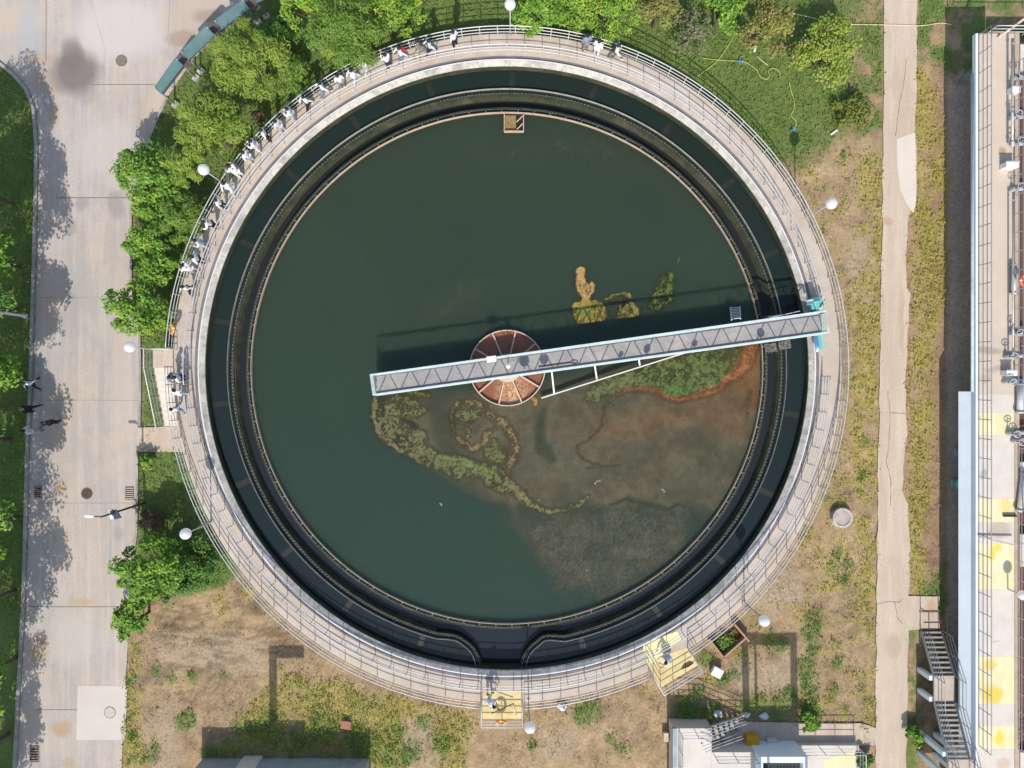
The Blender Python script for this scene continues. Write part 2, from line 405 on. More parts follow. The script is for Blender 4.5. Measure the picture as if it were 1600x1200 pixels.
BARE = [[(628, 1120), (676, 1118), (684, 1210), (632, 1210)], [(1325, 370), (1360, 365), (1360, 425), (1318, 430)], [(1150, 1040), (1240, 1030), (1236, 1075), (1150, 1078)], [(1150, 930), (1240, 880), (1260, 930), (1200, 960)], [(240, 985), (420, 1000), (410, 1050), (240, 1045)], [(215, 1130), (270, 1100), (290, 1200), (240, 1210)], [(840, 1150), (900, 1140), (890, 1190), (840, 1190)]]
def warp(px, py, amt=9.0, seed=3):
    return px + (fbm(px, py, .035, seed) - .5) * 2 * amt, py + (fbm(px, py, .035, seed + 9) - .5) * 2 * amt
def lawn_mask(px, py):
    qx, qy = warp(px, py, 7); m = np.zeros(px.shape)
    for i, p in enumerate(LAWNS):
        sd = poly_sd(qx, qy, p) if i else poly_sd(px, py, p)
        m = np.maximum(m, sstep(5 if i != 3 else 22, -5 if i != 3 else -22, sd))
    t = np.zeros(px.shape)
    for p in LAWN_THIN: t = np.maximum(t, sstep(10, -10, poly_sd(qx, qy, p)))
    n = fbm(px, py, .045, 71); t = t * sstep(.40, .58, n)
    return np.maximum(m, t)
def yellow_mask(px, py):
    qx, qy = warp(px, py, 9, 5); m = np.zeros(px.shape); n = fbm(px, py, .06, 33); n2 = fbm(px, py, .02, 35)
    for p, s in YEL:
        z = sstep(10, -10, poly_sd(qx, qy, p)); th = .66 - .30 * s
        m = np.maximum(m, z * sstep(th - .06, th + .08, n * .65 + n2 * .35) * min(1, s + .25))
    for pb in BARE: m = m * (1 - .9 * sstep(12, -12, poly_sd(qx, qy, pb)))
    return m
def green_mask(px, py):
    qx, qy = warp(px, py, 8, 7); m = np.zeros(px.shape)
    for x, y, r in GREEN: m = np.maximum(m, sstep(1.45, .5, np.hypot(qx - x, qy - y) / r))
    return m * sstep(.24, .42, fbm(px, py, .12, 41))
def bare_mask(px, py):
    """places where no plants grow: under the tank, roads, buildings"""
    m = np.hypot(px - 792, py - 575) < 515
    m |= (px > 1482) & (py > 60)
    m |= (px > 1046) & (px < 1345) & (py > 1128)
    m |= (px > 320) & (px < 578) & (py > 1184)
    return m

def ground_colour(x, y):
    px = 800 + x * F / H; py = 600 - y * F / H
    n1 = fbm(x, y, .35, 1)[..., None]; n2 = fbm(x, y, 1.6, 2)[..., None]; n3 = fbm(x, y, 4.5, 4)[..., None]
    A = np.array
    dirt = A([.395, .285, .168]) * (1 - n1) + A([.31, .215, .123]) * n1
    dirt = dirt * (.66 + .68 * n2); dirt = dirt * (1 - .34 * sstep(.54, .70, fbm(x, y, 2.2, 24))[..., None] * sstep(.42, .6, fbm(x, y, .28, 25))[..., None])
    # dry brown litter patches and pale bare patches
    lit = sstep(.5, .66, fbm(x, y, .55, 22))[..., None] * sstep(.35, .6, n3[..., 0])[..., None]
    dirt = dirt * (1 - .45 * lit) + A([.20, .135, .09]) * .45 * lit
    bare = np.zeros(px.shape)
    for pb in BARE: bare = np.maximum(bare, sstep(16, -16, poly_sd(*warp(px, py, 12, 15), pb)))
    bare = bare[..., None]; dirt = dirt * (1 - .65 * bare) + A([.40, .31, .215]) * (.9 + .2 * n3) * .65 * bare
    fur = (sstep(.50, .60, fbm(px * .35 + py * .10, py * 2.0 - px * .25, .09, 26))[..., None]) * sstep(20, -20, poly_sd(px, py, [(240, 940), (420, 930), (470, 1010), (400, 1060), (230, 1060)]))[..., None]
    dirt = dirt * (1 - .35 * fur)
    red = np.maximum(sstep(10, -10, poly_sd(px, py, [(1455, 80), (1482, 80), (1482, 940), (1450, 940), (1448, 560)])), 0)[..., None]
    dirt = dirt * (1 - .55 * red) + A([.27, .17, .115]) * .55 * red
    under = sstep(1476, 1486, px)[..., None] * (py > 110)[..., None]
    dirt = dirt * (1 - .6 * under) + A([.52, .45, .39]) * .6 * under
    lawn = lawn_mask(px, py)[..., None]
    gcol = A([.16, .21, .06]) * (1 - n2) + A([.095, .145, .04]) * n2
    dry = sstep(.5, .68, fbm(x, y, .8, 55))[..., None]
    right = sstep(1250, 1340, px)[..., None]
    gcol = gcol * (1 - .5 * dry * right) + A([.24, .20, .10]) * .5 * dry * right
    col = dirt * (1 - lawn) + gcol * lawn
    ym = yellow_mask(px, py)[..., None] * (1 - lawn)
    col = col * (1 - .6 * ym) + (A([.34, .29, .075]) * (.7 + .6 * n3)) * .6 * ym
    gm = green_mask(px, py)[..., None]
    col = col * (1 - .7 * gm) + A([.10, .165, .04]) * .7 * gm
    # brown worn edge of the right hand path
    pe = sstep(7, -4, poly_sd(px, py, [(1412, 345), (1430, 345), (1428, 470), (1424, 600), (1424, 690), (1419, 760), (1405, 790), (1405, 600)]))[..., None]
    col = col * (1 - .8 * pe) + A([.36, .235, .15]) * .8 * pe
    return col

# one ground sheet: fine in view, coarse out to the horizon
def axis(lo, hi, st):
    a = list(np.arange(lo, hi + st / 2, st)); return np.array([-420, -250, -140, -80, -55, -44] + a + [44, 55, 80, 140, 250, 420])
gx = axis(-34, 34, .17); gy = axis(-26, 26, .17)
GX, GY = np.meshgrid(gx, gy); nx, ny = len(gx), len(gy)
zz = (fbm(GX, GY, .5, 8) - .5) * .10 + (fbm(GX, GY, 2.4, 9) - .5) * .05
gpx = 800 + GX * F / H; gpy = 600 - GY * F / H
me = bpy.data.meshes.new('ground')
co_ = np.stack([GX, GY, zz - .06], -1).reshape(-1, 3)
idx = np.arange(nx * ny).reshape(ny, nx)
fc = np.stack([idx[:-1, :-1], idx[:-1, 1:], idx[1:, 1:], idx[1:, :-1]], -1).reshape(-1, 4)
me.from_pydata(co_.tolist(), [], fc.tolist())
at = me.color_attributes.new('Col', 'FLOAT_COLOR', 'POINT')
colr = np.ones((nx * ny, 4)); colr[:, :3] = ground_colour(GX.ravel(), GY.ravel())
at.data.foreach_set('color', colr.astype(np.float32).ravel())
M['ground'] = attrmat('soil and turf', 6.0, .30, .7, .97)
me.materials.append(M['ground']); me.polygons.foreach_set('use_smooth', [True] * len(me.polygons))
g = link_mesh('ground', me); g['kind'] = 'structure'

# ------------------------------------------------------------------ road, paths, kerbs
road_l = [(-60, 60), (0, 97), (25, 117), (45, 140), (57, 170), (61, 230), (60, 300), (57, 420), (55, 480), (52, 600), (47, 700), (43, 860), (40, 960), (33, 1080), (27, 1200), (15, 1420)]
road_r = [(185, 1420), (190, 1200), (195, 1100), (200, 1000), (205, 900), (213, 820), (215, 705), (219, 668), (219, 545), (218, 520), (206, 450), (206, 310), (216, 260), (236, 205), (262, 152), (300, 95), (345, 48), (412, -5), (520, -120), (520, -400), (-400, -400), (-400, 20)]
TAN = (.42, .30, .19); DARK = (.17, .145, .13); GREY = (.30, .28, .26)
def st(px, py, rx, ry, c, s): v = W(px, py); k = H / F; return (v.x, v.y, rx * k, ry * k, c, s)
M['road'] = nmat('worn concrete road', (.50, .425, .37), (.45, .39, .345), .25, .92, bump=.12, fine=.09, c3=(.395, .355, .33), fscale=9, streak=[(.9, .05, (.36, .335, .325), .75), (.35, .30, (.52, .42, .33), .7), (1.6, .9, (.38, .34, .31), .5), (2.6, .10, (.56, .50, .45), .5)], stains=[
    st(190, 45, 95, 60, (.54, .50, .475), .8), st(30, 30, 60, 30, (.52, .42, .34), .8), st(42, 55, 16, 60, (.40, .405, .41), .6), st(300, 30, 60, 50, (.50, .395, .315), .7), st(245, 175, 22, 60, (.52, .42, .34), .7), st(75, 130, 34, 28, (.36, .285, .225), .7), st(135, 150, 24, 16, (.33, .29, .27), .6), st(175, 235, 60, 60, (.52, .475, .45), .5), st(80, 470, 24, 50, (.50, .39, .30), .6), st(95, 660, 26, 50, (.50, .40, .31), .5), st(190, 600, 20, 140, (.51, .42, .35), .5), st(120, 1000, 50, 50, (.52, .46, .41), .5), st(130, 460, 30, 30, (.38, .34, .31), .4), st(118, 112, 44, 42, DARK, .85), st(112, 88, 22, 34, DARK, .6), st(128, 318, 14, 16, GREY, .7), st(180, 320, 16, 26, GREY, .75), st(110, 356, 13, 16, GREY, .7),
    st(96, 763, 11, 10, (.50, .33, .17), .7), st(184, 834, 12, 12, GREY, .5), st(128, 941, 24, 8, (.46, .32, .18), .7), st(60, 1014, 18, 26, TAN, .75), st(96, 1138, 18, 15, TAN, .9),
    st(108, 1192, 13, 12, TAN, .6), st(60, 90, 30, 14, TAN, .6), st(85, 178, 12, 26, TAN, .5), st(285, 60, 30, 16, (.34, .26, .21), .75), st(325, 25, 30, 14, (.34, .26, .21), .75), st(50, 45, 22, 60, (.42, .41, .40), .5),
    st(160, 640, 10, 160, GREY, .30), st(115, 560, 9, 200, GREY, .22), st(150, 1040, 9, 120, GREY, .28), st(170, 420, 8, 120, GREY, .22), st(225, 190, 10, 60, TAN, .35), st(75, 160, 10, 22, (.30, .27, .25), .5)])
mb = MB(); mb.flat([W2(*p) for p in road_l + road_r], .012)
rd = mb.build('road', M['road'], fixn=False); rd['kind'] = 'structure'
bm = bmesh.new(); bm.from_mesh(rd.data); bmesh.ops.triangulate(bm, faces=bm.faces); bm.to_mesh(rd.data); bm.free()
# expansion joints
M['joint'] = nmat('bitumen joint', (.20, .17, .15), (.27, .23, .20), 4, .9)
mb = MB()
for a, b_, wd in [((72, -60), (72, 96), .05), ((128, 132), (242, 132), .05), ((88, 309), (205, 309), .06), ((62, 465), (208, 464), .016), ((52, 625), (216, 626), .014), ((50, 786), (213, 786), .018), ((45, 948), (203, 948), .05), ((55, 1109), (121, 1109), .04), ((142, 0), (165, 80), .010), ((165, 80), (162, 132), .010), ((268, -40), (262, 60), .02)]:
    p, q = W(*a, .017), W(*b_, .017); d = (q - p).normalized(); n_ = Vector((-d.y, d.x, 0)) * wd / 2
    mb.flat([(p + n_)[:2], (p - n_)[:2], (q - n_)[:2], (q + n_)[:2]], .017)
mb.build('road_joints', M['joint'], fixn=False)['kind'] = 'structure'
M['patch'] = nmat('new concrete patch', (.60, .54, .475), (.56, .50, .44), .5, .92, fine=.05)
mb = MB(); mb.flat([W2(122, 1071), (W2(199, 1072)), W2(196, 1156), W2(119, 1156)], .018)
mb.build('road_patch', M['patch'], fixn=False)['kind'] = 'structure'
M['kerb'] = nmat('kerb stone', (.36, .34, .31), (.28, .265, .24), 1.5, .9, fine=.15, c3=(.48, .46, .43))
mb = MB()
kp = [W(p[0] - 3, p[1]) for p in road_l]
fine = []
for i in range(len(kp) - 1):
    nseg = max(1, int((kp[i + 1] - kp[i]).length / .5))
    for k in range(nseg): fine.append(kp[i].lerp(kp[i + 1], k / nseg))
mb.wall(fine, .20, -.1, .13)
mb.build('kerb', M['kerb'])['kind'] = 'structure'
mb = MB()
mb.wall([W2(*p) for p in [(207, 303), (206, 340), (206, 380), (206, 420), (206, 452)]], .12, -.1, .14)
mb.wall([W2(*p) for p in [(219, 520), (220, 560), (220, 610), (219, 668)]], .14, -.1, .12)
mb.wall([W2(*p) for p in [(215, 706), (215, 760), (214, 830), (208, 880), (203, 960)]], .14, -.1, .10)
mb.wall([W2(*p) for p in [(262, 152), (240, 200), (222, 250), (210, 300)]], .14, -.1, .10)
mb.build('verge_kerb', M['kerb'])['kind'] = 'structure'
M['path'] = nmat('dusty concrete path', (.56, .455, .355), (.52, .42, .325), .4, .92, bump=.1, fine=.09, c3=(.50, .40, .31), fscale=9, streak=[(.8, .12, (.47, .37, .28), .6), (1.7, 1.1, (.50, .40, .31), .5), (2.2, .25, (.64, .54, .43), .5)], stains=[
    st(1395, 1010, 14, 22, (.40, .30, .22), .5), st(1388, 345, 10, 8, (.40, .27, .18), .6), st(1398, 130, 20, 10, (.46, .37, .29), .5), st(1455, 950, 8, 16, (.50, .33, .19), .7), st(1395, 875, 14, 10, (.46, .38, .30), .6), st(1408, 500, 6, 60, (.46, .33, .22), .6)])
path_poly = [(1381, -300), (1381, 110), (1379, 300), (1377, 450), (1374, 600), (1371, 800), (1369, 1000), (1368, 1200), (1366, 1400), (1414, 1400), (1415, 1200), (1419, 1100), (1418, 1050), (1419, 985), (1440, 983), (1468, 983), (1467, 932), (1420, 931), (1421, 850), (1419, 790), (1410, 765), (1412, 720), (1417, 680), (1415, 600), (1418, 520), (1423, 460), (1417, 450), (1416, 400), (1420, 335), (1431, 320), (1432, 230), (1430, 210), (1432, 120), (1433, -300)]
pj = []
for i, p in enumerate(path_poly):
    q = path_poly[(i + 1) % len(path_poly)]; L = math.hypot(q[0] - p[0], q[1] - p[1]); ns = max(1, int(L / 14))
    for k in range(ns):
        t = k / ns; pj.append((p[0] + (q[0] - p[0]) * t + (RN.uniform(-1.3, 1.3) if ns > 1 and -50 < p[1] < 1250 else 0), p[1] + (q[1] - p[1]) * t))
mb = MB(); mb.flat([W2(*p) for p in pj], .012); pth = mb.build('path', M['path'], fixn=False); pth['kind'] = 'structure'
bm = bmesh.new(); bm.from_mesh(pth.data); bmesh.ops.triangulate(bm, faces=bm.faces); bm.to_mesh(pth.data); bm.free()
mb = MB()
mb.flat([W2(*p) for p in [(1401, 217), (1415, 212), (1430, 207), (1431, 260), (1431, 318), (1427, 333), (1416, 318), (1406, 295), (1402, 260)]], .018)
mb.build('path_patch', nmat('pale path patch', (.68, .60, .52), (.64, .56, .48), .6, .92, fine=.05), fixn=False)['kind'] = 'structure'
mb = MB()
for pl in [[(1417, 90), (1412, 130), (1406, 160), (1402, 190), (1399, 212)], [(1370, 944), (1388, 940), (1405, 941), (1412, 935)], [(1387, 610), (1391, 650), (1389, 700), (1385, 720), (1392, 750), (1391, 790)], [(1398, 940), (1402, 965), (1410, 975)], [(1391, 645), (1415, 646)]]:
    P_ = []
    for i in range(len(pl) - 1):
        for k in range(4): P_.append((pl[i][0] + (pl[i + 1][0] - pl[i][0]) * k / 4 + RN.uniform(-.7, .7), pl[i][1] + (pl[i + 1][1] - pl[i][1]) * k / 4))
    P_.append(pl[-1]); P_ = [W(*p, .018) for p in P_]
    for a, b_ in zip(P_, P_[1:]):
        d = (b_ - a).normalized(); n_ = Vector((-d.y, d.x, 0)) * RN.uniform(.010, .026)
        mb.flat([(a + n_)[:2], (a - n_)[:2], (b_ - n_)[:2], (b_ + n_)[:2]], .018)
mb.build('path_cracks', M['joint'], fixn=False)['kind'] = 'structure'
mb = MB(); mb.flat([W2(*p) for p in [(216, 668), (300, 666), (300, 706), (214, 706)]], .016)
mb.flat([W2(*p) for p in [(1132, 1130), (1150, 1127), (1253, 1129), (1290, 1130), (1345, 1130), (1360, 1134), (1369, 1138), (1368, 1164), (1338, 1165), (1132, 1165)]], .016)
mb.build('paving', M['path'], fixn=False)['kind'] = 'structure'

# ------------------------------------------------------------------ clarifier tank
TC = W(792, 575, 1.5); TC.z = 0; cx, cy = TC.x, TC.y
tank = thing('clarifier_tank', 'huge round concrete settling tank with raised ring walkway and green water', 'tank', (cx, cy, 0))
def ringp(prof, n=240, a0=0, a1=2 * math.pi): m_ = MB(); m_.lathe((cx, cy), prof, a0, a1, n); return m_
ringp([(18.42, -.2), (18.75, -.2), (18.75, 1.24), (18.42, 1.24)]).build('tank_wall', M['wall_grey'], tank)
ringp([(18.42, 1.24), (20.0, 1.24), (20.0, 1.5), (18.42, 1.5)]).build('walkway', M['concrete'], tank)
ringp([(18.06, -.2), (18.42, -.2), (18.42, 1.62), (18.34, 1.62), (18.06, 1.46)]).build('coping', M['coping'], tank)
ringp([(18.36, 1.615), (18.43, 1.60), (18.43, 1.625), (18.36, 1.626)]).build('highlight_edge', M['edge_highlight'], tank)  # white ring paints a highlight along the coping's top edge
ringp([(18.432, 1.495), (18.66, 1.495), (18.66, 1.506), (18.432, 1.506)]).build('wheel_track', M['track'], tank)
WZ = 1.0
ringp([(18.02, -.1), (18.059, -.1), (18.059, 1.44), (18.02, 1.42)]).build('wet_lining', M['algae'], tank)
# outer launder wall follows the ring and swings out to the outlet at the bottom
def rel(px, py): return ((px - 792) / 25.84, (575 - py) / 25.84)
def trough_path(off):
    r = 16.55 + off
    aL, aR = rad(-104.5), rad(-78.0)
    left = [(r * math.cos(aL), r * math.sin(aL)), rel(712 - off * 8, 993 + off * 20), rel(728 - off * 14, 1002 + off * 16), rel(741 - off * 20, 1014 + off * 10), rel(749 - off * 25.8, 1029 + off * 3), rel(752 - off * 25.8, 1048)]
    right = [(r * math.cos(aR), r * math.sin(aR)), rel(852 + off * 8, 993 + off * 20), rel(838 + off * 14, 1002 + off * 16), rel(825 + off * 20, 1014 + off * 10), rel(816 + off * 25.8, 1029 + off * 3), rel(813 + off * 25.8, 1048)]
    def smooth(pp):
        out = []
        for i in range(len(pp) - 1):
            p0 = pp[max(i - 1, 0)]; p1 = pp[i]; p2 = pp[i + 1]; p3 = pp[min(i + 2, len(pp) - 1)]
            for k in range(8):
                t = k / 8
                out.append(tuple(.5 * ((2 * p1[j]) + (-p0[j] + p2[j]) * t + (2 * p0[j] - 5 * p1[j] + 4 * p2[j] - p3[j]) * t * t + (-p0[j] + 3 * p1[j] - 3 * p2[j] + p3[j]) * t ** 3) for j in (0, 1)))
        out.append(pp[-1]); return out
    circ = [(r * math.cos(aR + (2 * math.pi + aL - aR) * k / 300), r * math.sin(aR + (2 * math.pi + aL - aR) * k / 300)) for k in range(1, 300)]
    P_ = smooth(right)[::-1] + circ + smooth(left)
    return [(p[0] + cx, p[1] + cy) for p in P_]
pw = trough_path(0)
MB().wall(pw, .10, .1, 1.04).build('launder_wall', M['algae'], tank)
def dense(path, step):
    out = []; P_ = [Vector(p) for p in path]
    for a, b_ in zip(P_, P_[1:]):
        n_ = max(1, int((b_ - a).length / step))
        for k in range(n_): out.append(tuple(a.lerp(b_, k / n_)))
    out.append(tuple(P_[-1])); return out
def vweir(path):
    d = dense(path, .10); return MB().wall(d, .03, .8, 0, ztop=[1.10 if i % 2 else 1.0 for i in range(len(d))])
vweir(trough_path(.065)).build('weir_plate', M['weir'], tank)
circ = lambda r, n=300: [(cx + r * math.cos(2 * math.pi * k / n), cy + r * math.sin(2 * math.pi * k / n)) for k in range(n + 1)]
ringp([(15.66, .1), (15.76, .1), (15.76, 1.04), (15.66, 1.04)]).build('launder_wall', M['algae'], tank)
vweir(circ(15.645, 480)).build('weir_plate', M['weir'], tank)
MB().wall(trough_path(.30), .016, .7, 1.20).build('scum_baffle', M['grey_rim'], tank)
baf = ringp([(15.385, .6), (15.415, .6), (15.415, 1.24), (15.385, 1.24)]); bafo = baf.build('scum_baffle', M['rust_rim'], tank)
# brackets that carry the inner baffle
bk = MB(); bk.box((.085, 0, 1.18), (.15, .028, .03)); bk.box((.145, 0, 1.1), (.03, .04, .14))
bme = bk.mesh('bracket', M['grey_rim'])
for k in range(100):
    a = 2 * math.pi * k / 100 + .02
    o = link_mesh('bracket', bme, bafo, (15.40 * math.cos(a), 15.40 * math.sin(a), 0)); o.rotation_euler = (0, 0, a)
# trough bed (sloping algae bench) and its water
ringp([(16.08, .1), (16.50, .1), (16.50, .93), (16.44, .93)], 240, rad(-77), rad(255)).build('trough_bench', M['algae'], tank)
# submerged radial beams in the outer channel
M['beam_sub'] = nmat('drowned concrete beam', (.027, .026, .018), (.018, .023, .018), 3, .5, fine=.2)
bb = MB(); bb.box((17.42, 0, WZ - .06), (.92, .32, .13)); bme = bb.mesh('support_beam', M['beam_sub'])
for k in range(22):
    a = rad(90 + 16.36 * k - 1)
    if abs(((math.degrees(a) - 270 + 180) % 360) - 180) < 9: continue
    o = link_mesh('support_beam', bme, tank); o.rotation_euler = (0, 0, a)
# scum box hanging on the inner baffle at the top
sb = MB()
p0 = W(788, 178, 1.2); p1 = W(818, 205, 1.2)
xs0, xs1, ys0, ys1 = p0.x, p1.x, p1.y, p0.y
for a, b_ in [((xs0, ys0), (xs1, ys0)), ((xs1, ys0), (xs1, ys1)), ((xs0, ys0), (xs0, ys1))]: sb.wall([a, b_], .06, .7, 1.24)
sbo = sb.build('scum_box', M['rust_rim'], tank)
sb = MB(); sb.box(((xs0 + xs1) / 2 - .2, (ys0 + ys1) / 2, .90), (xs1 - xs0 - .5, ys1 - ys0 - .08, .3)); sb.build('box_floor', nmat('slimy brown floor', (.34, .21, .09), (.20, .17, .06), 5, .8, fine=.3), sbo)
sb = MB()
for t in (.35, .8): sb.beam((xs1 - .42, ys0 + (ys1 - ys0) * t - .25, 1.1), (xs1 - .04, ys0 + (ys1 - ys0) * t + .1, 1.2), .06, .06)
sb.build('brace', M['rust_rim'], sbo)

# platforms on the outside of the ring
def quad_prism(pts, z0, z1): m_ = MB(); m_.prism(pts, z0, z1); return m_
SE = [W2(1015, 1046, 2.6), W2(1038, 1087, 2.6), W2(1098, 1051, 2.6), W2(1082, 1022, 2.6)]
seo = quad_prism(SE, 1.30, 1.509).build('side_platform', M['yellow_floor'], tank); seo['label'] = 'yellow painted side platform at lower right'
BP = [(W(752, 1138, 2.6).x, cy - 19.35), W2(752, 1137, 2.6), W2(816, 1137, 2.6), (W(816, 1138, 2.6).x, cy - 19.35)]
bpo = quad_prism(BP, 1.30, 1.509).build('side_platform', M['yellow_floor'], tank); bpo['label'] = 'yellow painted side platform at the bottom'
mb = MB(); mb.flat([W2(*p, 1.5) for p in [(1004, 1008), (1020, 1000), (1058, 986), (1065, 1000), (1048, 1012), (1012, 1040)]], 1.512)
mb.build('yellow_paint', M['pale_yellow'], tank, fixn=False)
# left landing and stair
lx0, lx1 = -21.5, cx - 19.72; ly1 = W(225, 545, 1.5).y; ly0 = W(239, 575, 1.5).y; lyb = W(258, 666, 0).y
mb = MB(); mb.box(((lx0 + lx1) / 2, (ly0 + ly1) / 2, 1.37), (lx1 - lx0, ly1 - ly0, .27)); mb.build('landing', M['path'], tank)
ns = 9; mb = MB()
for k in range(ns):
    z1 = 1.5 - 1.5 * (k + 1) / (ns + 1); yy = ly0 - (ly0 - lyb) * (k + .5) / ns
    mb.box(((lx0 + lx1 - .12) / 2, yy, z1 / 2), (lx1 - lx0 - .12, (ly0 - lyb) / ns - .002, z1))
M['stair_pale'] = nmat('pale stair concrete', (.70, .63, .55), (.64, .57, .49), 1, .9, fine=.06)
mb.build('stair', M['stair_pale'], tank)

# water
def strip(inner, outer, z):
    m_ = MB(); n_ = len(inner)
    m_.add([(p[0], p[1], z) for p in inner] + [(p[0], p[1], z) for p in outer], [(i, i + 1, n_ + i + 1, n_ + i) for i in range(n_ - 1)]); return m_
def watermat(name, ca, cb, cc, sc=.10, sss=0):
    m, nt, b = nodes(name); p = pos(nt)
    n1 = noise(nt, p, sc, 3, .5, .4)
    sep = N(nt, 'ShaderNodeSeparateXYZ'); nt.links.new(p, sep.inputs[0])
    col = mixc(nt, ramp(nt, sep.outputs[1], -14, 14), ca, cb); col = mixc(nt, ramp(nt, n1, .45, .7, 0, .6), col, cc)
    nt.links.new(col, b.inputs['Base Color']); b.inputs['Roughness'].default_value = .07; b.inputs['IOR'].default_value = 1.33
    if sss: b.inputs['Subsurface Weight'].default_value = 1.0; b.inputs['Subsurface Radius'].default_value = (.5, .9, .8); b.inputs['Subsurface Scale'].default_value = sss
    n2 = noise(nt, p, 3.0, 3); bn = N(nt, 'ShaderNodeBump'); bn.inputs['Strength'].default_value = .035; bn.inputs['Distance'].default_value = .05
    nt.links.new(n2, bn.inputs['Height']); nt.links.new(bn.outputs[0], b.inputs['Normal'])
    return m
M['water'] = watermat('green settling water', (.034, .064, .048), (.036, .055, .032), (.041, .064, .039), sss=5.0)
M['water_ring'] = watermat('dark channel water', (.016, .024, .027), (.014, .024, .018), (.014, .022, .019), .3)  # bluer at the south, sky reflection painted into the ring colour
M['water_trough'] = watermat('black trough water', (.020, .026, .036), (.020, .019, .014), (.017, .020, .020), .5)
mb = MB(); mb.cyl((cx, cy, -3.0), 15.7, WZ + 3.0, 300)
mb.build('water', M['water'], fixn=False)['kind'] = 'structure'
outer = [(cx + 18.08 * math.cos(math.atan2(p[1] - cy, p[0] - cx)), cy + 18.08 * math.sin(math.atan2(p[1] - cy, p[0] - cx))) for p in pw]
strip(pw, outer, WZ).build('water', M['water_ring'])['kind'] = 'structure'
inner = [(cx + 15.7 * math.cos(math.atan2(p[1] - cy, p[0] - cx)), cy + 15.7 * math.sin(math.atan2(p[1] - cy, p[0] - cx))) for p in pw]
mb = strip(inner, pw, .62)
b0, b1 = pw[-1], pw[0]
mb.flat([inner[-1], pw[-1], pw[0], inner[0]], .62)
mb.build('water', M['water_trough'])['kind'] = 'structure'

# feed well in the middle
HC = W(792.5, 575, 1.25)
fw = thing('feed_well', 'round feed well with pale spokes over rusty brown water at the tank centre', 'feed well', (HC.x, HC.y, 0))
mb = MB(); mb.lathe((HC.x, HC.y), [(2.24, .4), (2.30, .4), (2.30, 1.26), (2.24, 1.26)], n=96); mb.build('rim', M['cream'], fw)
for k in range(10):
    a = rad(5 + 36 * k); mb = MB(); mb.beam((HC.x + .6 * math.cos(a), HC.y + .6 * math.sin(a), 1.2), (HC.x + 2.25 * math.cos(a), HC.y + 2.25 * math.sin(a), 1.2), .085, .06); mb.build('spoke', M['cream'], fw)
mb = MB(); mb.cyl((HC.x, HC.y, 1.10), .86, .14, 36); mb.build('centre_plate', M['cream'], fw)
mb = MB(); mb.cyl((HC.x, HC.y, .1), .42, 1.9, 28); mb.build('column', M['wall_grey'], fw)
m, nt, b = nodes('rusty feed water'); p = pos(nt); n1 = noise(nt, p, 2.2, 6, .7, 1.0); n2 = noise(nt, p, 6, 5, .75, .5)
a = nt.nodes.new('ShaderNodeVectorMath'); a.operation = 'DISTANCE'; a.inputs[1].default_value = (HC.x + .35, HC.y - 1.45, .93); nt.links.new(p, a.inputs[0])
area = ramp(nt, a.outputs['Value'], .35, 1.35, 1, 0)
foam = N(nt, 'ShaderNodeMath'); foam.operation = 'MULTIPLY'; nt.links.new(area, foam.inputs[0]); nt.links.new(ramp(nt, n2, .42, .55), foam.inputs[1])
col = mixc(nt, ramp(nt, n1, .35, .65), (.27, .10, .05), (.20, .075, .04)); col = mixc(nt, foam.outputs[0], col, (.62, .38, .20))
nt.links.new(col, b.inputs['Base Color']); b.inputs['Roughness'].default_value = .35
mb = MB(); mb.cyl((HC.x, HC.y, .5), 2.245, .55, 64); mb.build('feed_water', m, fw)

# ------------------------------------------------------------------ floating scum (two cover layers on the water)
st_ = .062
xs = np.arange(W(570, 0, 1).x, W(1200, 0, 1).x, st_); ys = np.arange(W(0, 960, 1).y, W(0, 195, 1).y, st_)
SX, SY = np.meshgrid(xs, ys); kx = F / (H - 1.0)
spx = 800 + SX * kx; spy = 600 - SY * kx
wx, wy = warp(spx, spy, 6, 101); wx2, wy2 = spx + (fbm(spx, spy, .16, 130) - .5) * 9, spy + (fbm(spx, spy, .16, 137) - .5) * 9
wx2 += (wx - spx) * .5; wy2 += (wy - spy) * .5
A = np.array
inpool = np.hypot(spx - 792.1, spy - 575.3) < 396
notwell = np.hypot(spx - 792.5, spy - 575) > 60
# film
film_poly = [(600, 612), (850, 600), (1100, 535), (1197, 528), (1200, 620), (1188, 700), (1160, 770), (1110, 840), (1050, 900), (960, 945), (880, 925), (825, 870), (780, 800), (725, 765), (650, 725), (590, 660)]
sd = poly_sd(wx, wy, film_poly)
film = sstep(14, -30, sd)
low = sstep(780, 800, wy + (fbm(spx, spy, .02, 60) - .5) * 20)
n_f = fbm(spx, spy, .03, 61); n_g = fbm(spx, spy, .5, 62, 3); n_st = fbm(spx * .5 + spy * .2, spy * 1.4 - spx * .3, .05, 63)
film = film * (.62 + .38 * n_f) * (1 - low * (.30 + .35 * sstep(.35, .6, n_f)))
film *= 1 - .65 * sstep(6, -6, line_d(wx, wy, [(850, 640), (846, 680), (850, 700), (862, 718)], [4, 8, 13, 6]))
film *= 1 - .7 * sstep(3, -3, line_d(wx, wy, [(955, 790), (980, 781), (1010, 788), (1045, 794), (1060, 788), (1078, 795), (1088, 815), (1100, 822)], [3, 3, 4, 3, 2, 2, 2, 3]))
film *= 1 - .6 * sstep(10, -10, line_d(wx, wy, [(1085, 815), (1080, 850), (1060, 880)], [14, 12, 8]))
film *= 1 - .45 * sstep(10, -14, line_d(wx, wy, [(690, 640), (700, 700), (740, 715)], [22, 22, 10]))
lower = poly_sd(wx, wy, [(800, 800), (960, 785), (1080, 800), (1070, 860), (960, 945), (860, 930)])
spk = sstep(.45, .62, n_g) * sstep(8, -18, lower) * .35
film = np.clip(film + spk, 0, 1)
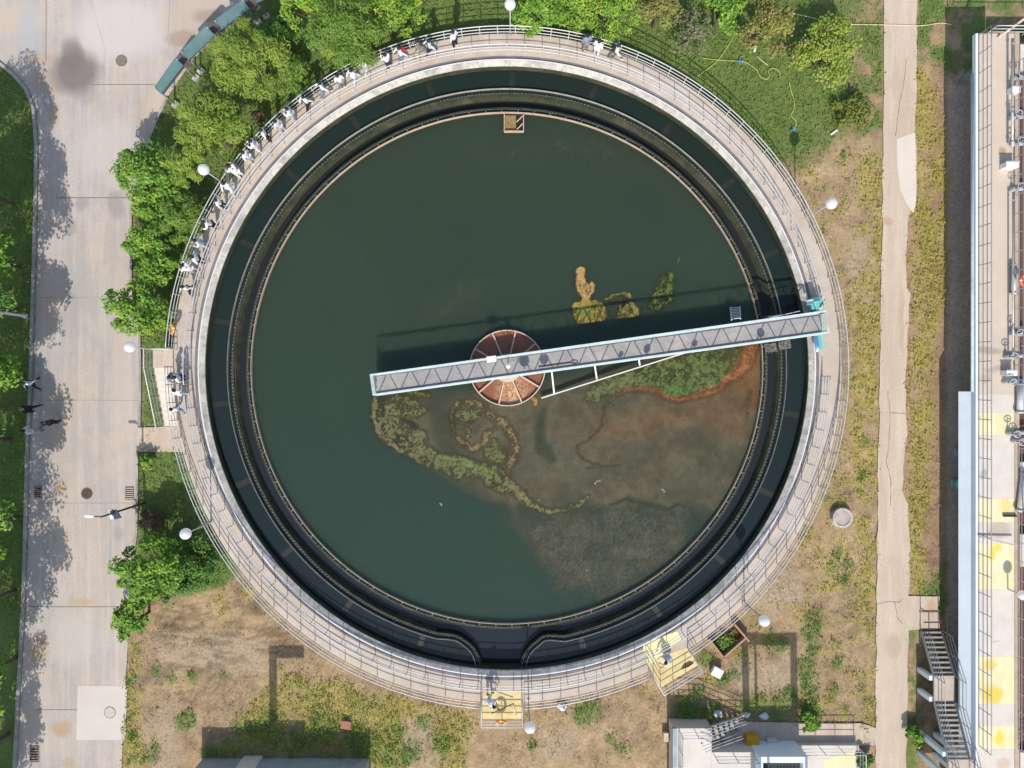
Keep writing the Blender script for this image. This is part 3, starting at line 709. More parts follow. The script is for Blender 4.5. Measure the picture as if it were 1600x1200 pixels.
fcol = A([.108, .092, .054]) * np.ones(spx.shape + (1,)); gr = sstep(.42, .6, n_st)[..., None]
fcol = fcol * (1 - .4 * gr) + A([.085, .085, .06]) * .4 * gr
orr = sstep(25, -25, poly_sd(wx, wy, [(1140, 540), (1200, 530), (1200, 600), (1190, 660), (1150, 690), (1080, 660), (960, 700), (930, 660), (1040, 630), (1120, 605)]))[..., None]
fcol = fcol * (1 - .55 * orr) + A([.185, .10, .045]) * .55 * orr
orr2 = sstep(14, -14, poly_sd(wx, wy, [(1150, 540), (1200, 530), (1198, 600), (1180, 640), (1150, 600), (1130, 604)]))[..., None]
fcol = fcol * (1 - .55 * orr2) + A([.27, .125, .045]) * .55 * orr2
lw = low[..., None]; fcol = fcol * (1 - .5 * lw) + A([.088, .088, .060]) * .5 * lw
fcol *= (.75 + .5 * fbm(spx, spy, .12, 66))[..., None]
pr = np.hypot(wx - 1010, (wy - 680) * 1.25); pt = np.arctan2(wy - 680, wx - 1010)
sw = fbm(pr * .9 + fbm(spx, spy, .02, 140) * 60, pt * 40, .055, 141, 4); sw2 = fbm(spx + (fbm(spx, spy, .012, 142) - .5) * 160, spy + (fbm(spx, spy, .012, 143) - .5) * 160, .03, 144, 4)
fcol = fcol * (.90 + .13 * sstep(.30, .70, sw) + .10 * sstep(.36, .64, sw2))[..., None]
film *= .92 + .1 * sstep(.35, .65, sw2)
# faint drifting haze on the clear part of the pool
hz_ = sstep(.50, .68, sw2) * .10 + sstep(30, -40, line_d(wx, wy, [(730, 232), (800, 240), (880, 225), (950, 240), (1000, 275)], [8, 14, 16, 26, 10])) * (.10 + .22 * sstep(.45, .6, fbm(spx, spy, .3, 150, 3))) + sstep(30, -30, line_d(wx, wy, [(650, 500), (720, 470), (760, 440)], [10, 24, 14])) * .22
hcol = A([.105, .105, .065]); k_ = (film / (film + hz_ + 1e-6))[..., None]
fcol = fcol * k_ + hcol * (1 - k_); film = np.maximum(film, 0) + hz_ * (1 - film)
film *= inpool * notwell

mat_a = np.zeros(spx.shape); mcol = np.zeros(spx.shape + (3,))
def lay(sdv, col, soft=3.0, tex=.0, seed=1, tsc=.14, gain=1.0):
    """paint one mat: signed distance, colour, how ragged"""
    global mat_a, mcol
    a = sstep(soft, -soft, sdv) * gain
    if tex:
        n0 = .55 * fbm(wx2, wy2, tsc, seed, 3) + .45 * fbm(spx, spy, tsc * 3.4, seed + 5, 3); a = a * (1 - tex * sstep(.47, .585, n0))
    a = a[..., None]; n1 = fbm(spx, spy, .22, seed + 3, 3)[..., None]
    n1b = fbm(spx, spy, .6, seed + 8, 2)[..., None]; cc = A(col) * (.45 + .6 * n1 + .5 * n1b)
    mcol = mcol * (1 - a) + cc * a; mat_a = np.maximum(mat_a, a[..., 0])
OL = (.125, .125, .055); OG = (.10, .125, .04); YT = (.36, .235, .085); OR = (.34, .14, .055); TN = (.20, .145, .07)
lay(poly_sd(wx2, wy2, [(580, 622), (625, 617), (650, 622), (668, 640), (655, 652), (625, 650), (640, 662), (664, 672), (672, 695), (690, 708), (712, 706), (740, 718), (770, 720), (800, 745), (822, 770), (824, 792), (800, 775), (765, 764), (742, 744), (715, 748), (690, 735), (662, 729), (636, 712), (612, 699), (594, 680), (582, 650)]), OL, 4.5, .75, 201)
lay(line_d(wx2, wy2, [(630, 655), (640, 662), (655, 672)], [3, 6, 3]), (.03, .045, .035), 4, .2, 203, gain=.8)
lay(line_d(wx2, wy2, [(588, 620), (584, 650), (596, 682), (625, 704), (660, 716)], [3, 4, 5, 4, 2]), (.165, .14, .065), 3, .6, 207, .2)
lay(line_d(wx2, wy2, [(690, 716), (715, 720), (745, 730), (775, 745)], [8, 9, 8, 6]), (.125, .155, .055), 4, .6, 209)
lay(line_d(wx2, wy2, [(640, 612), (668, 616)], [5, 4]), (.14, .135, .04), 3, .4, 210)
ring1 = line_d(wx2, wy2, [(738, 702), (722, 693), (709, 678), (704, 658), (706, 640), (716, 630), (735, 626), (752, 633), (765, 648), (786, 660), (801, 680), (807, 700), (802, 720), (795, 735)], [5, 4, 3, 2.5, 3, 4, 5, 6, 6, 7, 7, 7, 6, 4])
lay(ring1, TN, 4.5, .65, 221, .2)
lay(line_d(wx2, wy2, [(740, 700), (755, 693), (762, 676), (775, 668)], [6, 5, 5, 4]), TN, 4.5, .5, 223)
lay(line_d(wx2, wy2, [(718, 648), (735, 650), (745, 642)], [8, 10, 7]), OL, 4, .7, 225)
lay(line_d(wx2, wy2, [(722, 668), (732, 672), (730, 682)], [3, 3, 4]), TN, 4.5, .5, 226)
lay(line_d(wx2, wy2, [(765, 705), (780, 712), (790, 705)], [12, 14, 8]), (.12, .12, .05), 5, .75, 227)
lay(line_d(wx2, wy2, [(772, 690), (775, 697)], [5, 5]), OL, 4.5, .6, 228)
lay(line_d(wx2, wy2, [(795, 752), (825, 785), (850, 799), (880, 797), (905, 787), (921, 774)], [6, 6, 4, 3.5, 3.5, 2]), (.155, .145, .065), 2.5, .45, 231)
lay(poly_sd(wx2, wy2, [(910, 626), (926, 602), (960, 586), (1000, 572), (1060, 556), (1120, 543), (1152, 540), (1152, 566), (1140, 588), (1122, 601), (1095, 612), (1062, 620), (1040, 613), (1000, 602), (962, 617), (935, 630)]), OG, 4, .6, 241)
lay(line_d(wx2, wy2, [(925, 618), (960, 600), (1000, 590)], [8, 8, 5]), OL, 5, .5, 243)
lay(line_d(wx2, wy2, [(1045, 612), (1080, 606)], [8, 6]), (.075, .15, .04), 5, .4, 245)
lay(line_d(wx, wy, [(1172, 536), (1168, 560), (1153, 582), (1128, 602), (1092, 618), (1062, 625), (1030, 616), (1000, 606), (978, 612), (962, 624)], [13, 11, 9, 7, 5, 4, 4, 4, 3, 1]), OR, 7, .35, 251, gain=.85)
lay(line_d(wx, wy, [(960, 626), (945, 640), (938, 655), (932, 675), (918, 688), (904, 694), (902, 706), (914, 716), (934, 727), (918, 734)], [2, 1.5, 1.2, 1.2, 1.2, 1.2, 1.6, 1.6, 2, .6]), (.19, .125, .065), 4, .5, 253, gain=.75)
lay(line_d(wx, wy, [(930, 729), (950, 730), (968, 727)], [1.5, 1.5, 1]), (.20, .17, .08), 2, .2, 254, gain=.7)
lay(line_d(wx, wy, [(1172, 612), (1168, 640), (1165, 655)], [4, 4, 1]), (.22, .125, .06), 6, .6, 255, gain=.5)
# tan mats north of the bridge, split by dark veins
def cut(sdv, soft=1.5, amt=.85):
    global mat_a
    mat_a = mat_a * (1 - amt * sstep(soft, -soft, sdv))
wx3, wy3 = spx + (fbm(spx, spy, .2, 160) - .5) * 5, spy + (fbm(spx, spy, .2, 161) - .5) * 5
lay(np.hypot((wx3 - 907.5) * 1.0, (wy3 - 424) * 1.0) - 8.2, YT, 1.6, .06, 261)
lay(line_d(wx3, wy3, [(906, 432), (908, 438)], [6, 8]), YT, 1.6, .06, 260)
lay(poly_sd(wx3, wy3, [(898, 440), (904, 435), (913, 437), (918, 443), (925, 439), (930, 443), (929, 454), (924, 463), (918, 470), (911, 469), (905, 461), (899, 450)]), YT, 2, .15, 262)
lay(line_d(wx3, wy3, [(914, 466), (915, 476)], [6, 8]), YT, 2, .15, 259)
for vp in ([(915, 444), (917, 450), (914, 458)], [(907, 443), (906, 452)], [(924, 446), (921, 455), (917, 461)], [(911, 448), (910, 456)]): cut(line_d(wx3, wy3, vp, [.9, .6, .4][:len(vp)]), 1.3, .7)
lay(poly_sd(wx2, wy2, [(891, 480), (896, 470), (912, 467), (930, 468), (948, 480), (949, 496), (940, 502), (905, 507), (894, 492)]), (.27, .21, .05), 2, .3, 263)
lay(line_d(wx2, wy2, [(905, 488), (918, 486)], [6, 4]), (.12, .18, .04), 4, .2, 264)
for vp in ([(926, 480), (916, 492), (909, 503)], [(930, 478), (929, 500)], [(934, 480), (942, 502)], [(938, 478), (948, 492)], [(899, 482), (903, 500)], [(921, 490), (922, 504)]): cut(line_d(wx3, wy3, vp, [.9] * len(vp)), 1.3, .75)
lay(line_d(wx2, wy2, [(946, 470), (958, 462), (972, 457), (985, 463)], [2, 2, 2, 4]), (.24, .19, .06), 2, .2, 265)
lay(line_d(wx2, wy2, [(957, 468), (975, 464)], [6, 6]), (.07, .06, .04), 4, .2, 267, gain=.8)
lay(poly_sd(wx2, wy2, [(962, 499), (968, 478), (990, 470), (997, 484), (1000, 495)]), (.19, .165, .045), 2, .4, 266)
lay(poly_sd(wx2, wy2, [(1011, 480), (1017, 460), (1030, 438), (1040, 424), (1052, 421), (1053, 445), (1052, 465), (1042, 479), (1024, 487)]), (.09, .12, .03), 3, .75, 271, .22)
lay(line_d(wx2, wy2, [(1060, 409), (1063, 403)], [1.5, 1.5]), (.20, .17, .07), 1.5)
lay(line_d(wx2, wy2, [(835, 625), (836, 630)], [5, 4]), (.30, .17, .05), 2, .2, 272)
for q in range(3):
    x_, y_ = RN.uniform(640, 1100), RN.uniform(600, 930); lay(np.hypot(spx - x_, spy - y_) - RN.uniform(.7, 1.6), (.34, .33, .26), 1.2)
for x_, y_ in [(933, 752), (930, 755), (937, 751), (1035, 765), (1038, 768), (688, 787), (690, 789), (917, 891)]: lay(np.hypot(spx - x_, spy - y_) - 1.8, (.42, .40, .33), 1.2)
mat_a *= inpool * notwell

def cover(name, alpha, col, z, mat, lab, thr=.015, bump=0.0):
    ny_, nx_ = alpha.shape
    fm = np.maximum(np.maximum(alpha[:-1, :-1], alpha[:-1, 1:]), np.maximum(alpha[1:, :-1], alpha[1:, 1:])) > thr
    id_ = np.arange(ny_ * nx_).reshape(ny_, nx_)
    fq = np.stack([id_[:-1, :-1], id_[:-1, 1:], id_[1:, 1:], id_[1:, :-1]], -1)[fm]
    used, inv = np.unique(fq.ravel(), return_inverse=True)
    vz = z + bump * alpha.ravel()[used] * fbm(SX.ravel()[used], SY.ravel()[used], 5.0, 77)
    vv = np.stack([SX.ravel()[used], SY.ravel()[used], vz], -1)
    me = bpy.data.meshes.new(name); me.from_pydata(vv.tolist(), [], inv.reshape(-1, 4).tolist())
    at = me.color_attributes.new('Col', 'FLOAT_COLOR', 'POINT')
    c4 = np.concatenate([np.broadcast_to(col, alpha.shape + (3,)).reshape(-1, 3)[used], alpha.reshape(-1, 1)[used]], 1)
    at.data.foreach_set('color', c4.astype(np.float32).ravel()); me.materials.append(mat)
    o = link_mesh(name, me); tag(o, lab, 'scum', kind='stuff'); return o
cover('scum_film', film * .92, fcol, WZ + .006, attrmat('brown scum film', 11, .11, .1, .5, alpha=.30, fs2=48), 'thin brown scum film spread over the lower right of the water')
cover('floating_scum', mat_a, mcol, WZ + .014, attrmat('floating algae mat', 7, .35, .8, .85, alpha=.6, fs2=24), 'olive and rust coloured algae mats drifting on the tank water', bump=.018)

# ------------------------------------------------------------------ railings
def railing(name, label, pts, hs=(.36, .72, 1.08), post_at=None, mat='steel_white', rr=.032, pr=.026, group=None, cat='railing', closed=False, post_h=None):
    """pts: base points; posts at post_at indices; rails run along all points"""
    P_ = [Vector(p) for p in pts]; t = thing(name, label, cat, P_[0], 0, group)
    for i, h in enumerate(hs):
        m_ = MB(); m_.tube([p + Vector((0, 0, h)) for p in P_], rr if i == len(hs) - 1 else rr * .8, 6)
        m_.build('top_rail' if i == len(hs) - 1 else 'lower_rail', M[mat], t, smooth=True, fixn=False)
    pm = MB(); pm.tube([(0, 0, 0), (0, 0, hs[-1])], pr, 6); pme = pm.mesh('post', M[mat])
    for i in (post_at if post_at is not None else range(len(P_))): link_mesh('post', pme, t, P_[i] - P_[0])
    return t
def arc(r, a0, a1, z, per=1.06, sub=3):
    L = abs(rad(a1 - a0)) * r; n_ = max(1, round(L / per)); tot = n_ * sub
    pts = [(cx + r * math.cos(rad(a0 + (a1 - a0) * k / tot)), cy + r * math.sin(rad(a0 + (a1 - a0) * k / tot)), z) for k in range(tot + 1)]
    return pts, range(0, tot + 1, sub)
GR = 'railings round the settling tank'
p_, q_ = arc(19.92, 176.6, -57.2, 1.5); railing('outer_railing', 'longest white outer railing, running from the left landing over the top of the ring', p_, post_at=q_, group=GR)
p_, q_ = arc(19.92, -64.9, -87.0, 1.5); railing('outer_railing', 'short white outer railing between the two yellow platforms', p_, post_at=q_, group=GR)
p_, q_ = arc(19.92, -94.5, -180.2, 1.5); railing('outer_railing', 'white outer railing from the bottom platform round to the left landing', p_, post_at=q_, group=GR)
p_, q_ = arc(18.86, 183, 6.5, 1.5); railing('inner_railing', 'inner walkway railing round the upper half of the ring', p_, post_at=q_, group=GR, rr=.03, mat='steel_white')
p_, q_ = arc(18.86, -1.5, -176, 1.5); railing('inner_railing', 'inner walkway railing round the lower half of the ring', p_, post_at=q_, group=GR, rr=.03)
def seg_pts(corners, per=1.0):
    out = []; idx_ = []
    for i in range(len(corners) - 1):
        a, b_ = Vector(corners[i]), Vector(corners[i + 1]); n_ = max(1, round((b_ - a).length / per))
        for k in range(n_): idx_.append(len(out)); out.append(a.lerp(b_, k / n_))
    idx_.append(len(out)); out.append(Vector(corners[-1])); return out, idx_
inset = lambda poly, z: [Vector((p[0], p[1], z)) for p in poly]
p_, q_ = seg_pts(inset(SE, 1.51)); railing('platform_railing', 'railing round the yellow platform at the lower right', p_, post_at=q_, group=GR)
p_, q_ = seg_pts(inset(BP, 1.51)); railing('platform_railing', 'railing round the yellow platform at the bottom', p_, post_at=q_, group=GR)
p_, q_ = seg_pts([(cx - 19.7, ly1 - .05, 1.5), (lx0 + .04, ly1 - .05, 1.5), (lx0 + .04, ly0, 1.5), (lx0 + .04, lyb, .08)]); railing('stair_railing', 'white railing down the outer side of the left stair', p_, post_at=q_, group=GR)

# ------------------------------------------------------------------ rotating bridge
DZ = 2.12; RZ = 3.2
nA, nB = W(578, 586, RZ), W(1291, 486, RZ); sA, sB = W(583, 617, RZ), W(1296, 519, RZ)
for v in (nA, nB, sA, sB): v.z = DZ
br = thing('scraper_bridge', 'long pale teal walkway bridge reaching from the tank centre to the ring wall', 'bridge', (HC.x, HC.y, 1.0))
dirx = (nB - nA).normalized(); perp = Vector((-dirx.y, dirx.x, 0))
mb = MB(); mb.prism([(nA - perp * .05)[:2], (sA + perp * .05)[:2], (sB + perp * .05)[:2], (nB - perp * .05)[:2]], DZ - .08, DZ)
mb.build('deck', M['deck'], br)
for nm, a, b_ in (('truss_chord', nA, nB), ('truss_chord', sA, sB)):
    for dz, wd, mt in ((1.08, .10, 'bridge_paint'), (.06, .15, 'bridge_paint'), (-.45, .09, 'bridge_paint')):
        mb = MB(); mb.beam(a + Vector((0, 0, dz)), b_ + Vector((0, 0, dz)), wd, wd if dz > .5 else .14); mb.build(nm, M[mt], br, bevel=.01)
    n_ = 20; L = (b_ - a).length
    for k in range(n_):
        for s in (0, 1):
            u0 = (k + (.08 if s == 0 else .58)) / n_; u1 = (k + (.46 if s == 0 else .96)) / n_
            z0, z1 = (.08, 1.05) if s == 0 else (1.05, .08)
            mb = MB(); mb.beam(a.lerp(b_, u0) + Vector((0, 0, z0)), a.lerp(b_, u1) + Vector((0, 0, z1)), .045, .045); mb.build('diagonal', M['teal_dark'], br)
for k in range(0, 21, 4):
    a = nA.lerp(nB, k / 20); b_ = sA.lerp(sB, k / 20); mb = MB(); mb.beam(a + Vector((0, 0, -.45)), b_ + Vector((0, 0, -.45)), .08, .1); mb.build('cross_beam', M['bridge_paint'], br)
for dz in (.36, .72, 1.08):
    mb = MB(); mb.beam(nA + Vector((0, 0, dz)) + dirx * .02 * dz, sA + Vector((0, 0, dz)), .05, .05); mb.build('end_rail', M['bridge_paint'], br)
# outer end carriage on the wheel track, drive unit and wheels
eb = W(1281, 500, 1.9)
mb = MB(); mb.beam(W(1270, 466, 1.78), W(1281, 547, 1.78), .20, .22); mb.build('end_carriage', M['teal'], br, bevel=.02)
mb = MB(); mb.beam(W(1284, 490, 1.62), W(1285, 545, 1.62), .32, .05); mb.build('guard_plate', nmat('faded green plate', (.30, .48, .40), (.36, .50, .43), 2, .6), br)
for px_, py_ in ((1268, 470), (1276, 545)):
    c_ = W(px_, py_, 1.68); mb = MB(); a_ = math.atan2(c_.y - cy, c_.x - cx)
    Mr = Matrix.Rotation(a_, 3, 'Z') @ Matrix.Rotation(rad(90), 3, 'Y'); wv = MB(); wv.cyl((0, 0, -.07), .17, .14, 20)
    mb.add([Mr @ Vector(v) + c_ for v in wv.v], wv.f); mb.build('wheel', M['white_plastic' if py_ > 500 else 'black'], br)
d0 = W(1273, 476, 2.0); mb = MB(); mb.box((d0.x, d0.y, 2.0), (.62, .52, .5), rad(10)); mb.build('gearbox', M['teal'], br, bevel=.04)
mb = MB(); mb.tube([W(1264, 471, 2.36), W(1280, 467, 2.36)], .17, 14); mb.build('drive_motor', M['teal'], br, smooth=False)
mb = MB(); mb.beam(W(1282, 482, 2.3), W(1289, 468, 2.1), .08, .3); mb.beam(W(1289, 468, 2.1), W(1283, 463, 2.2), .08, .2); mb.build('motor_guard', M['bridge_paint'], br)
mb = MB(); mb.box(W(1266, 472, 2.58), (.42, .3, .06), rad(10)); mb.build('motor_cover', M['bridge_paint'], br, bevel=.02)
mb = MB()
for k in range(9): mb.torus(W(1274 + k * .35, 523 + k * 2.4, 2.0), .11, .025, 14, 6, M=Matrix.Rotation(rad(80), 3, 'X'))
mb.build('cable_coil', plain('blue cable', (.12, .34, .60), .5), br)
mb = MB(); mb.box(W(768, 561, 3.3), (.56, .34, .22), rad(8)); mb.build('control_box', M['white_plastic'], br, bevel=.02)
# scum boom hung under the south side
b0, b1 = W(846, 622, 1.25), W(1068, 552, 1.6)
mb = MB(); mb.beam(b0, b1, .07, .22); mb.build('scum_boom', M['white_paint'], br)
for px0, py0, px1, py1 in ((862, 580, 866, 616), (929, 570, 933, 595), (998, 560, 1000, 574)):
    mb = MB(); mb.beam(W(px0, py0, 2.0), W(px1, py1, 1.35), .09, .06); mb.build('boom_strut', M['white_paint'], br)
# ladder down the north side
mb = MB(); lt = [W(1143, 500, 2.2), W(1157, 498, 2.2)]; lb = [W(1141, 480, 1.15), W(1156, 479, 1.15)]
for a, b_ in zip(lt, lb): mb.beam(a, b_, .06, .06)
mb.build('ladder_stringer', M['steel_white'], br)
for k in range(8):
    t = (k + .5) / 8; mb = MB(); mb.beam(lt[0].lerp(lb[0], t), lt[1].lerp(lb[1], t), .05, .06); mb.build('ladder_rung', M['steel_white'], br)
mb = MB(); mb.beam(W(1200, 495, 3.0), W(1228, 491, 3.0), .05, .05); mb.beam(W(1202, 497, 2.6), W(1250, 486, 2.6), .035, .035); mb.build('brush_arm', M['bridge_paint'], br)
# brushes that scrub the weirs under the bridge
M['brush'] = nmat('wet bristles', (.30, .29, .27), (.08, .08, .07), 16, .9, fine=.4)
for px_, py_ in ((1204, 541), (1226, 537)):
    mb = MB(); c0_ = W(px_, py_ + 2, 1.14); mb.box(c0_, (.7, .5, .05), rad(8))
    for q in range(60):
        c_ = W(px_ + RN.uniform(-8, 8), py_ + 2 + RN.uniform(-5.5, 5.5), 1.15 + RN.uniform(0, .06)); a_ = RN.uniform(0, 6.28)
        mb.beam(c_, c_ + Vector((math.cos(a_) * .16, math.sin(a_) * .16, RN.uniform(-.05, .05))), .02, .02)
    mb.build('weir_brush', M['brush'], br)
# things standing on the bridge
cl = W(794, 572, 3.55)
t = thing('deck_lamp', 'small round white lamp on a short pole over the bridge centre', 'lamp', (cl.x, cl.y, DZ))
mb = MB(); mb.tube([(cl.x, cl.y, DZ), (cl.x, cl.y, 3.5)], .035, 8); mb.build('pole', M['steel_grey'], t)
mb = MB(); mb.sphere(cl, .15, 16, 10); mb.build('globe', M['globe'], t, smooth=True)
mb = MB(); a0, a1 = W(842, 573, 2.5), W(893, 566, 2.5)
t = thing('skimmer_pole', 'dark handled skimming net lying along the bridge deck', 'net', (a0.x, a0.y, DZ))
mb.tube([Vector((a0.x, a0.y, DZ + .03)), Vector((a1.x, a1.y, DZ + .03))], .03, 8); mb.build('handle', M['black'], t)
mb = MB(); mb.torus((a1.x + .2, a1.y + .03, DZ + .03), .20, .022, 20, 6, M=Matrix.Diagonal((1, .5, 1))); mb.build('net_hoop', M['dark_steel'], t)
# oval boards wired to the south railing (their shadows fall on the deck)
sgn = MB(); sgn.sphere((0, 0, .52), .26, 16, 10, sc=(1.0, .06, 1.35)); sgn.box((0, 0, .12), (.05, .03, .24)); sme = sgn.mesh('notice_board', M['white_plastic'])
near = ['right beside the white lamp globe', 'above the end of the dark skimming net', 'over the middle boom strut', 'over the outermost boom strut', 'just above the green algae patch', 'nearest the ladder and the ring wall']
for k, px_ in enumerate((820, 852, 975, 1017, 1093, 1199)):
    u = (px_ - 583) / (1296 - 583); b_ = sA.lerp(sB, u); o = link_mesh('notice_board', sme, None, (b_.x, b_.y, DZ + .02 + (.25 if k in (0, 1) else .12)))
    o.rotation_euler = (0, 0, math.atan2(dirx.y, dirx.x) + RN.uniform(-.3, .3)); s_ = (1.15, 1.0, .6, .85, .7, .9)[k]; o.scale = (s_, 1, s_ * .8)
    tag(o, 'small oval board on the south bridge rail, ' + near[k], 'sign', 'oval boards along the bridge rail')

# ------------------------------------------------------------------ lamps and lifebuoys on the ring
def globe_lamp(px, py, lab):
    g_ = W(px, py, 4.86); t = thing('globe_lamp', lab, 'street lamp', (g_.x, g_.y, 1.5), 0, 'white globe lamps round the settling tank')
    bx = Vector((cx, cy, 0)) + (Vector((g_.x, g_.y, 0)) - Vector((cx, cy, 0))).normalized() * 20.06
    mb = MB(); mb.tube([(g_.x, g_.y, .8), (g_.x, g_.y, 4.5)], .038, 8); mb.build('pole', M['steel_grey'], t, smooth=True)
    mb = MB(); mb.box((g_.x, g_.y, 1.52), (.2, .2, .04)); mb.build('base_plate', M['steel_grey'], t)
    mb = MB(); mb.sphere((g_.x, g_.y, 4.86), .31, 28, 18); mb.cyl((g_.x, g_.y, 4.46), .10, .12, 14); mb.build('globe', M['globe'], t, smooth=True)
for px, py, lab in [(797, 7, 'white globe lamp at the top edge above the walkway'), (318, 265, 'white globe lamp among the trees at upper left'), (203, 542, 'white globe lamp over the road beside the left stair'),
                    (290, 834, 'white globe lamp above the bushes at lower left'), (1299, 318, 'white globe lamp over bare soil at upper right'), (1194, 970, 'white globe lamp at lower right near the brick pit'), (828, 1137, 'white globe lamp below the bottom yellow platform')]:
    globe_lamp(px, py, lab)
def lifebuoy(c, Rm, mat, lab, r=.26):
    m_ = MB(); m_.torus((0, 0, 0), r, .075, 28, 10, mi=0)
    me = m_.mesh('lifebuoy', [M[mat], M['white_plastic']], smooth=True)
    for p_i in range(len(me.polygons)):
        if (p_i // 10) % 7 == 0: me.polygons[p_i].material_index = 1
    o = link_mesh('lifebuoy', me, None, c); o.rotation_euler = Rm.to_euler(); tag(o, lab, 'lifebuoy', 'lifebuoys hung on railings'); return o
c_ = W(269.5, 514, 2.25); a_ = math.atan2(c_.y - cy, c_.x - cx); lifebuoy(c_, Matrix.Rotation(a_, 3, 'Z') @ Matrix.Rotation(rad(52), 3, 'Y'), 'orange', 'orange lifebuoy hung on the left walkway railing')
c_ = W(783, 1128.5, 2.2); lifebuoy(c_, Matrix.Rotation(rad(48), 3, 'X'), 'orange', 'orange lifebuoy hung on the bottom platform railing')

# ------------------------------------------------------------------ people
def skin_mesh(name, verts, edges, rads, root=0, sub=1):
    me = bpy.data.meshes.new(name + '_sk'); me.from_pydata(verts, edges, [])
    o = bpy.data.objects.new(name + '_sk', me); C.objects.link(o)
    md = o.modifiers.new('s', 'SKIN'); md.use_smooth_shade = True
    for i, r in enumerate(rads):
        sv = me.skin_vertices[0].data[i]; sv.radius = (r, r) if not isinstance(r, tuple) else r; sv.use_root = (i == root)
    if sub: ss = o.modifiers.new('u', 'SUBSURF'); ss.levels = sub; ss.render_levels = sub
    dg = bpy.context.evaluated_depsgraph_get(); dg.update()
    out = bpy.data.meshes.new_from_object(o.evaluated_get(dg)); out.name = name
    bpy.data.objects.remove(o); bpy.data.meshes.remove(me)
    return out
def pose_meshes(P_):
    """P_: joint dictionary. returns the meshes of the body and its clothes"""
    V = []; E = []; Rr = []; ix = {}
    def v(n, co, r, par=None):
        ix[n] = len(V); V.append(tuple(co)); Rr.append(r)
        if par: E.append((ix[par], ix[n]))
    J = lambda n: Vector(P_[n])
    v('pel', J('pel'), (.14, .10)); v('waist', J('waist'), (.125, .09), 'pel'); v('chest', J('chest'), (.155, .105), 'waist'); v('nb', J('nb'), .075, 'chest'); v('neck', J('nb') * .5 + J('head') * .5, .055, 'nb')
    hd = J('head'); fw_ = Vector(P_.get('face', (0, 1, 0)))
    v('h1', hd, (.078, .088), 'neck'); v('h2', hd + Vector((0, 0, .085)), (.072, .085), 'h1')
    v('nose', hd + fw_ * .105 + Vector((0, 0, .01)), .014, 'h1')
    sdv = Vector((fw_.y, -fw_.x, 0))
    for s, nm in ((1, 'R'), (-1, 'L')):
        v('ear' + nm, hd + sdv * s * .088 + Vector((0, 0, .03)), .016, 'h1')
        v('sh' + nm, J('sh' + nm), .062, 'chest'); v('el' + nm, J('el' + nm), .042, 'sh' + nm); v('wr' + nm, J('wr' + nm), .028, 'el' + nm)
        d = (J('wr' + nm) - J('el' + nm)).normalized(); pa = J('wr' + nm) + d * .06; v('pa' + nm, pa, (.040, .018), 'wr' + nm)
        sd_ = d.cross(Vector((0, 0, 1))); sd_ = sd_.normalized() if sd_.length > .2 else Vector((1, 0, 0)); cu = sd_.cross(d) * (-1)
        for q, ln in enumerate((.075, .085, .08, .06)):
            b_ = pa + d * .03 + sd_ * (q - 1.5) * .021
            v('f%d' % q + nm, b_ + d * ln * .5, .009, 'pa' + nm); v('g%d' % q + nm, b_ + d * ln * .85 + cu * .02, .0075, 'f%d' % q + nm)
        v('th' + nm, J('wr' + nm) + d * .05 - sd_ * .05, .010, 'pa' + nm); v('tk' + nm, J('wr' + nm) + d * .085 - sd_ * .06, .009, 'th' + nm)
        v('hip' + nm, J('hip' + nm), .095, 'pel'); v('kn' + nm, J('kn' + nm), .062, 'hip' + nm); v('an' + nm, J('an' + nm), .040, 'kn' + nm)
        f_ = Vector(P_.get('toe' + nm, (0, 1, 0))); v('to' + nm, J('an' + nm) + f_ * .15 + Vector((0, 0, -.045)), .034, 'an' + nm)
    body = skin_mesh('body', V, E, Rr)
    # shirt
    V = []; E = []; Rr = []; ix = {}
    v('pel', J('pel') - (J('waist') - J('pel')) * .35, (.18, .14)); v('waist', J('waist'), (.168, .13), 'pel'); v('chest', J('chest'), (.195, .142), 'waist'); v('nb', J('nb') - Vector((0, 0, .01)), .085, 'chest')
    for nm in 'RL': v('sh' + nm, J('sh' + nm), .082, 'chest'); v('el' + nm, J('el' + nm), .060, 'sh' + nm); v('wr' + nm, J('el' + nm).lerp(J('wr' + nm), .92), .045, 'el' + nm)
    shirt = skin_mesh('shirt', V, E, Rr)
    V = []; E = []; Rr = []; ix = {}
    v('pel', J('pel') + Vector((0, 0, .03)), (.155, .12))
    for nm in 'RL': v('hip' + nm, J('hip' + nm), .108, 'pel'); v('kn' + nm, J('kn' + nm), .078, 'hip' + nm); v('an' + nm, J('kn' + nm).lerp(J('an' + nm), .95), .058, 'kn' + nm)
    trou = skin_mesh('trousers', V, E, Rr)
    shoes = []
    for nm in 'RL':
        V = []; E = []; Rr = []; ix = {}; f_ = Vector(P_.get('toe' + nm, (0, 1, 0))); a_ = J('an' + nm)
        v('a', a_ + Vector((0, 0, -.035)) - f_ * .05, .048); v('b', a_ + f_ * .07 + Vector((0, 0, -.045)), .045, 'a'); v('c', a_ + f_ * .17 + Vector((0, 0, -.05)), .036, 'b'); shoes.append(skin_mesh('shoe', V, E, Rr))
    hm = MB(); hc = hd + Vector((0, 0, .055)) - fw_ * .018
    hm.sphere(hc, .112, 18, 12, sc=(.92, 1.02, 1.0))
    hm.v = [tuple(Vector(q)) if not (Vector(q).z < hc.z - .02 and (Vector(q) - hc).dot(fw_) > -.01) else (q[0], q[1], hc.z - .02) for q in hm.v]
    hm.v = [(q[0], q[1], max(q[2], hc.z - .10)) for q in hm.v]
    hair = hm.mesh('hair', M['black'], smooth=True)
    em = MB()
    for s in (-1, 1): em.sphere(hd + fw_ * .082 + sdv * s * .032 + Vector((0, 0, .03)), .013, 8, 6)
